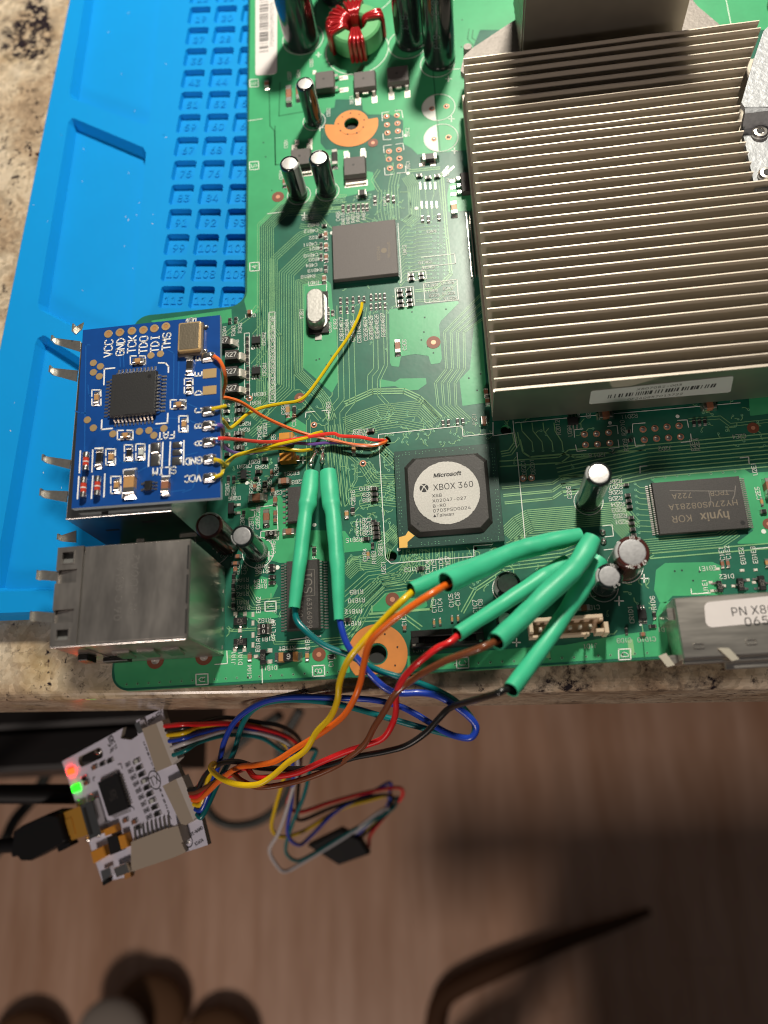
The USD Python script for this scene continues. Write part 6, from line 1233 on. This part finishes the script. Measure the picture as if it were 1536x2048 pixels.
hw('white', [(343, 1496), (370, 1486, 207), (402, 1474, 210), (464, 1461, 216), (525, 1468, 223), (581, 1492, 233), (597, 1530, 244), (577, 1605, 258), (556, 1662, 270), (545, 1702, 280), (553, 1730, 287), (572, 1742, 290), (611, 1722, 292), (694, 1673, 296), (762, 1618, 300), (772, 1622, 303), (700, 1672, 302)])
hw('teal', [(347, 1510), (372, 1500, 207), (402, 1482, 210), (460, 1470, 216), (520, 1478, 223), (572, 1505, 232), (630, 1500, 240), (622, 1530, 246), (604, 1590, 256), (585, 1647, 268), (572, 1700, 280), (589, 1724, 286), (619, 1711, 289), (694, 1666, 296), (770, 1624, 302), (793, 1609, 304), (790, 1600, 306), (740, 1650, 305), (690, 1684, 302)])
HP = Frame(UD(680, 1692, 302), (.90, -.30, -.1), (.28, .93, .2))
HP = Frame(HP.o, HP.ex / np.linalg.norm(HP.ex), (HP.ey - (HP.ey @ HP.ex) / (HP.ex @ HP.ex) * HP.ex)); HP.ey /= np.linalg.norm(HP.ey); HP.n = np.cross(HP.ex, HP.ey)
q = np.array([HP.px(*p) for p in ((616, 1690), (683, 1657), (722, 1678), (740, 1706), (678, 1728), (640, 1704))]); q = q if Polygon(q).exterior.is_ccw else q[::-1]
part('plug', MB(HP).loft([(q, -3.5), (q, 1.0), (q.mean(0) + (q - q.mean(0)) * .93, 1.6)]), 'rubber_black', HN)

# ================================================================== BACKGROUND BELOW THE COUNTER
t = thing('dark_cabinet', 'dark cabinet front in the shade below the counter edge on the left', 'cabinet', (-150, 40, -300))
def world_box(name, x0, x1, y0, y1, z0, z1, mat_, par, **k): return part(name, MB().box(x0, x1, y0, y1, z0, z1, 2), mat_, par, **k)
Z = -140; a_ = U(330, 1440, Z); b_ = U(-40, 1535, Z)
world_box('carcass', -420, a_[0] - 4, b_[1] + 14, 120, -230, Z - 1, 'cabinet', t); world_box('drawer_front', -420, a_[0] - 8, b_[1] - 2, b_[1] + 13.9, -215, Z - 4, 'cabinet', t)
# a black rail crossing at the left, its far end hidden behind the white board
p0, p1 = U(-60, 1588, -85), U(150, 1588, -85); rl = single('black_rail', MB().tube([p0, (p0 + p1) / 2, p1], 3.0, 16), 'rubber_black', 'thick black rod coming in from the left behind the white board', 'rod', smooth=50)
cp = [UD(x, y, d) for x, y, d in ((560, 1430, 420), (500, 1470, 430), (430, 1540, 440), (412, 1610, 450), (450, 1648, 455), (510, 1645, 450), (560, 1610, 440), (580, 1560, 430), (560, 1500, 425), (600, 1420, 420))]
single('loose_cable', MB().tube(spline(cp, 10), 2.6, 10), 'cable_grey', 'blurred dark grey cable looping behind the coloured wires', 'cable', smooth=50)
cp = [UD(x, y, d) for x, y, d in ((-20, 1720, 420), (10, 1680, 420), (30, 1640, 430), (70, 1590, 440), (120, 1500, 450))]
single('loose_cable', MB().tube(spline(cp, 10), 3.0, 10), 'cable_grey', 'blurred pale cable behind the black usb plug', 'cable', smooth=50)
# out of focus furniture on the floor
ST = thing('chair', 'dark chair with a curved arm, out of focus at the lower right', 'chair', (160, -450, FZ))
FA, FB_, FC = U(850, 1595, FZ), U(1150, 1585, FZ), U(1010, 1725, FZ)
LP = np.array([-400.0, -1100.0, 550.0])
def up(p, z): t = (LP[2] - z) / (LP[2] - p[2]); return LP + (np.asarray(p) - LP) * t     # the point of the chair that shades floor point p
SZ = -450.0; s0 = up(FB_, SZ); s1 = up(U(1000, 2250, FZ), SZ); r0 = up(FA, SZ); r1 = up(FC, SZ)
sp = np.array(Polygon(rectp(s0[0] - 20, s0[0] + 330, s1[1], s0[1])).buffer(-15).buffer(15, quad_segs=5).exterior.coords)[:-1]; sp = sp if Polygon(sp).exterior.is_ccw else sp[::-1]
part('seat', MB().loft([(sp, SZ - 28), (sp, SZ - 5), (sp.mean(0) + (sp - sp.mean(0)) * .97, SZ)]), 'dark_wood', ST)
part('seat_rail', MB().box(r0[0], s0[0] - 19, r1[1], r0[1], SZ - 26, SZ - 4, 3), 'dark_wood', ST)
for x in (s0[0] + 15, s0[0] + 290):
    for y in (s1[1] + 25, s0[1] - 25): part('leg', MB().box(x - 13, x + 13, y - 13, y + 13, FZ + .5, SZ - 28.2), 'dark_wood', ST)
pts = [U(x, y, z) for x, y, z in ((1300, 1822, -886), (1230, 1848, -886), (1130, 1882, -886), (1010, 1930, -886), (925, 1968, -886), (888, 1995, -886), (872, 2040, -886), (866, 2130, -886), (880, 2420, -700))]
part('curved_arm', MB().tube(spline(pts, 8), np.interp(np.linspace(0, 1, 65), [0, .25, .4, 1], [4.0, 9.0, 12.0, 12.0]), 12), 'arm_brown', ST, smooth=50)
CU = thing('cushion', 'blurred brown rounded cushion at the lower edge, left of centre', 'cushion', (-60, -260, FZ))
def blob(x, y, z, r, rz): p = U(x, y, z); return MB().lathe(p[0], p[1], [(r * math.sin(a), z - rz - rz * math.cos(a)) for a in np.linspace(.05, math.pi - .05, 14)], 28)
part('pad', blob(288, 2036, -862, 44, 18), 'brown_cloth', CU, smooth=60); part('pad', blob(30, 2130, -862, 52, 18), 'brown_cloth', CU, smooth=60); part('pad', blob(425, 2112, -862, 46, 18), 'brown_cloth', CU, smooth=60)
single('pale_ball', blob(210, 2086, -826, 42, 16), 'pale_cloth', 'pale blurred rounded knob in front of the brown cushion', 'knob', smooth=60)
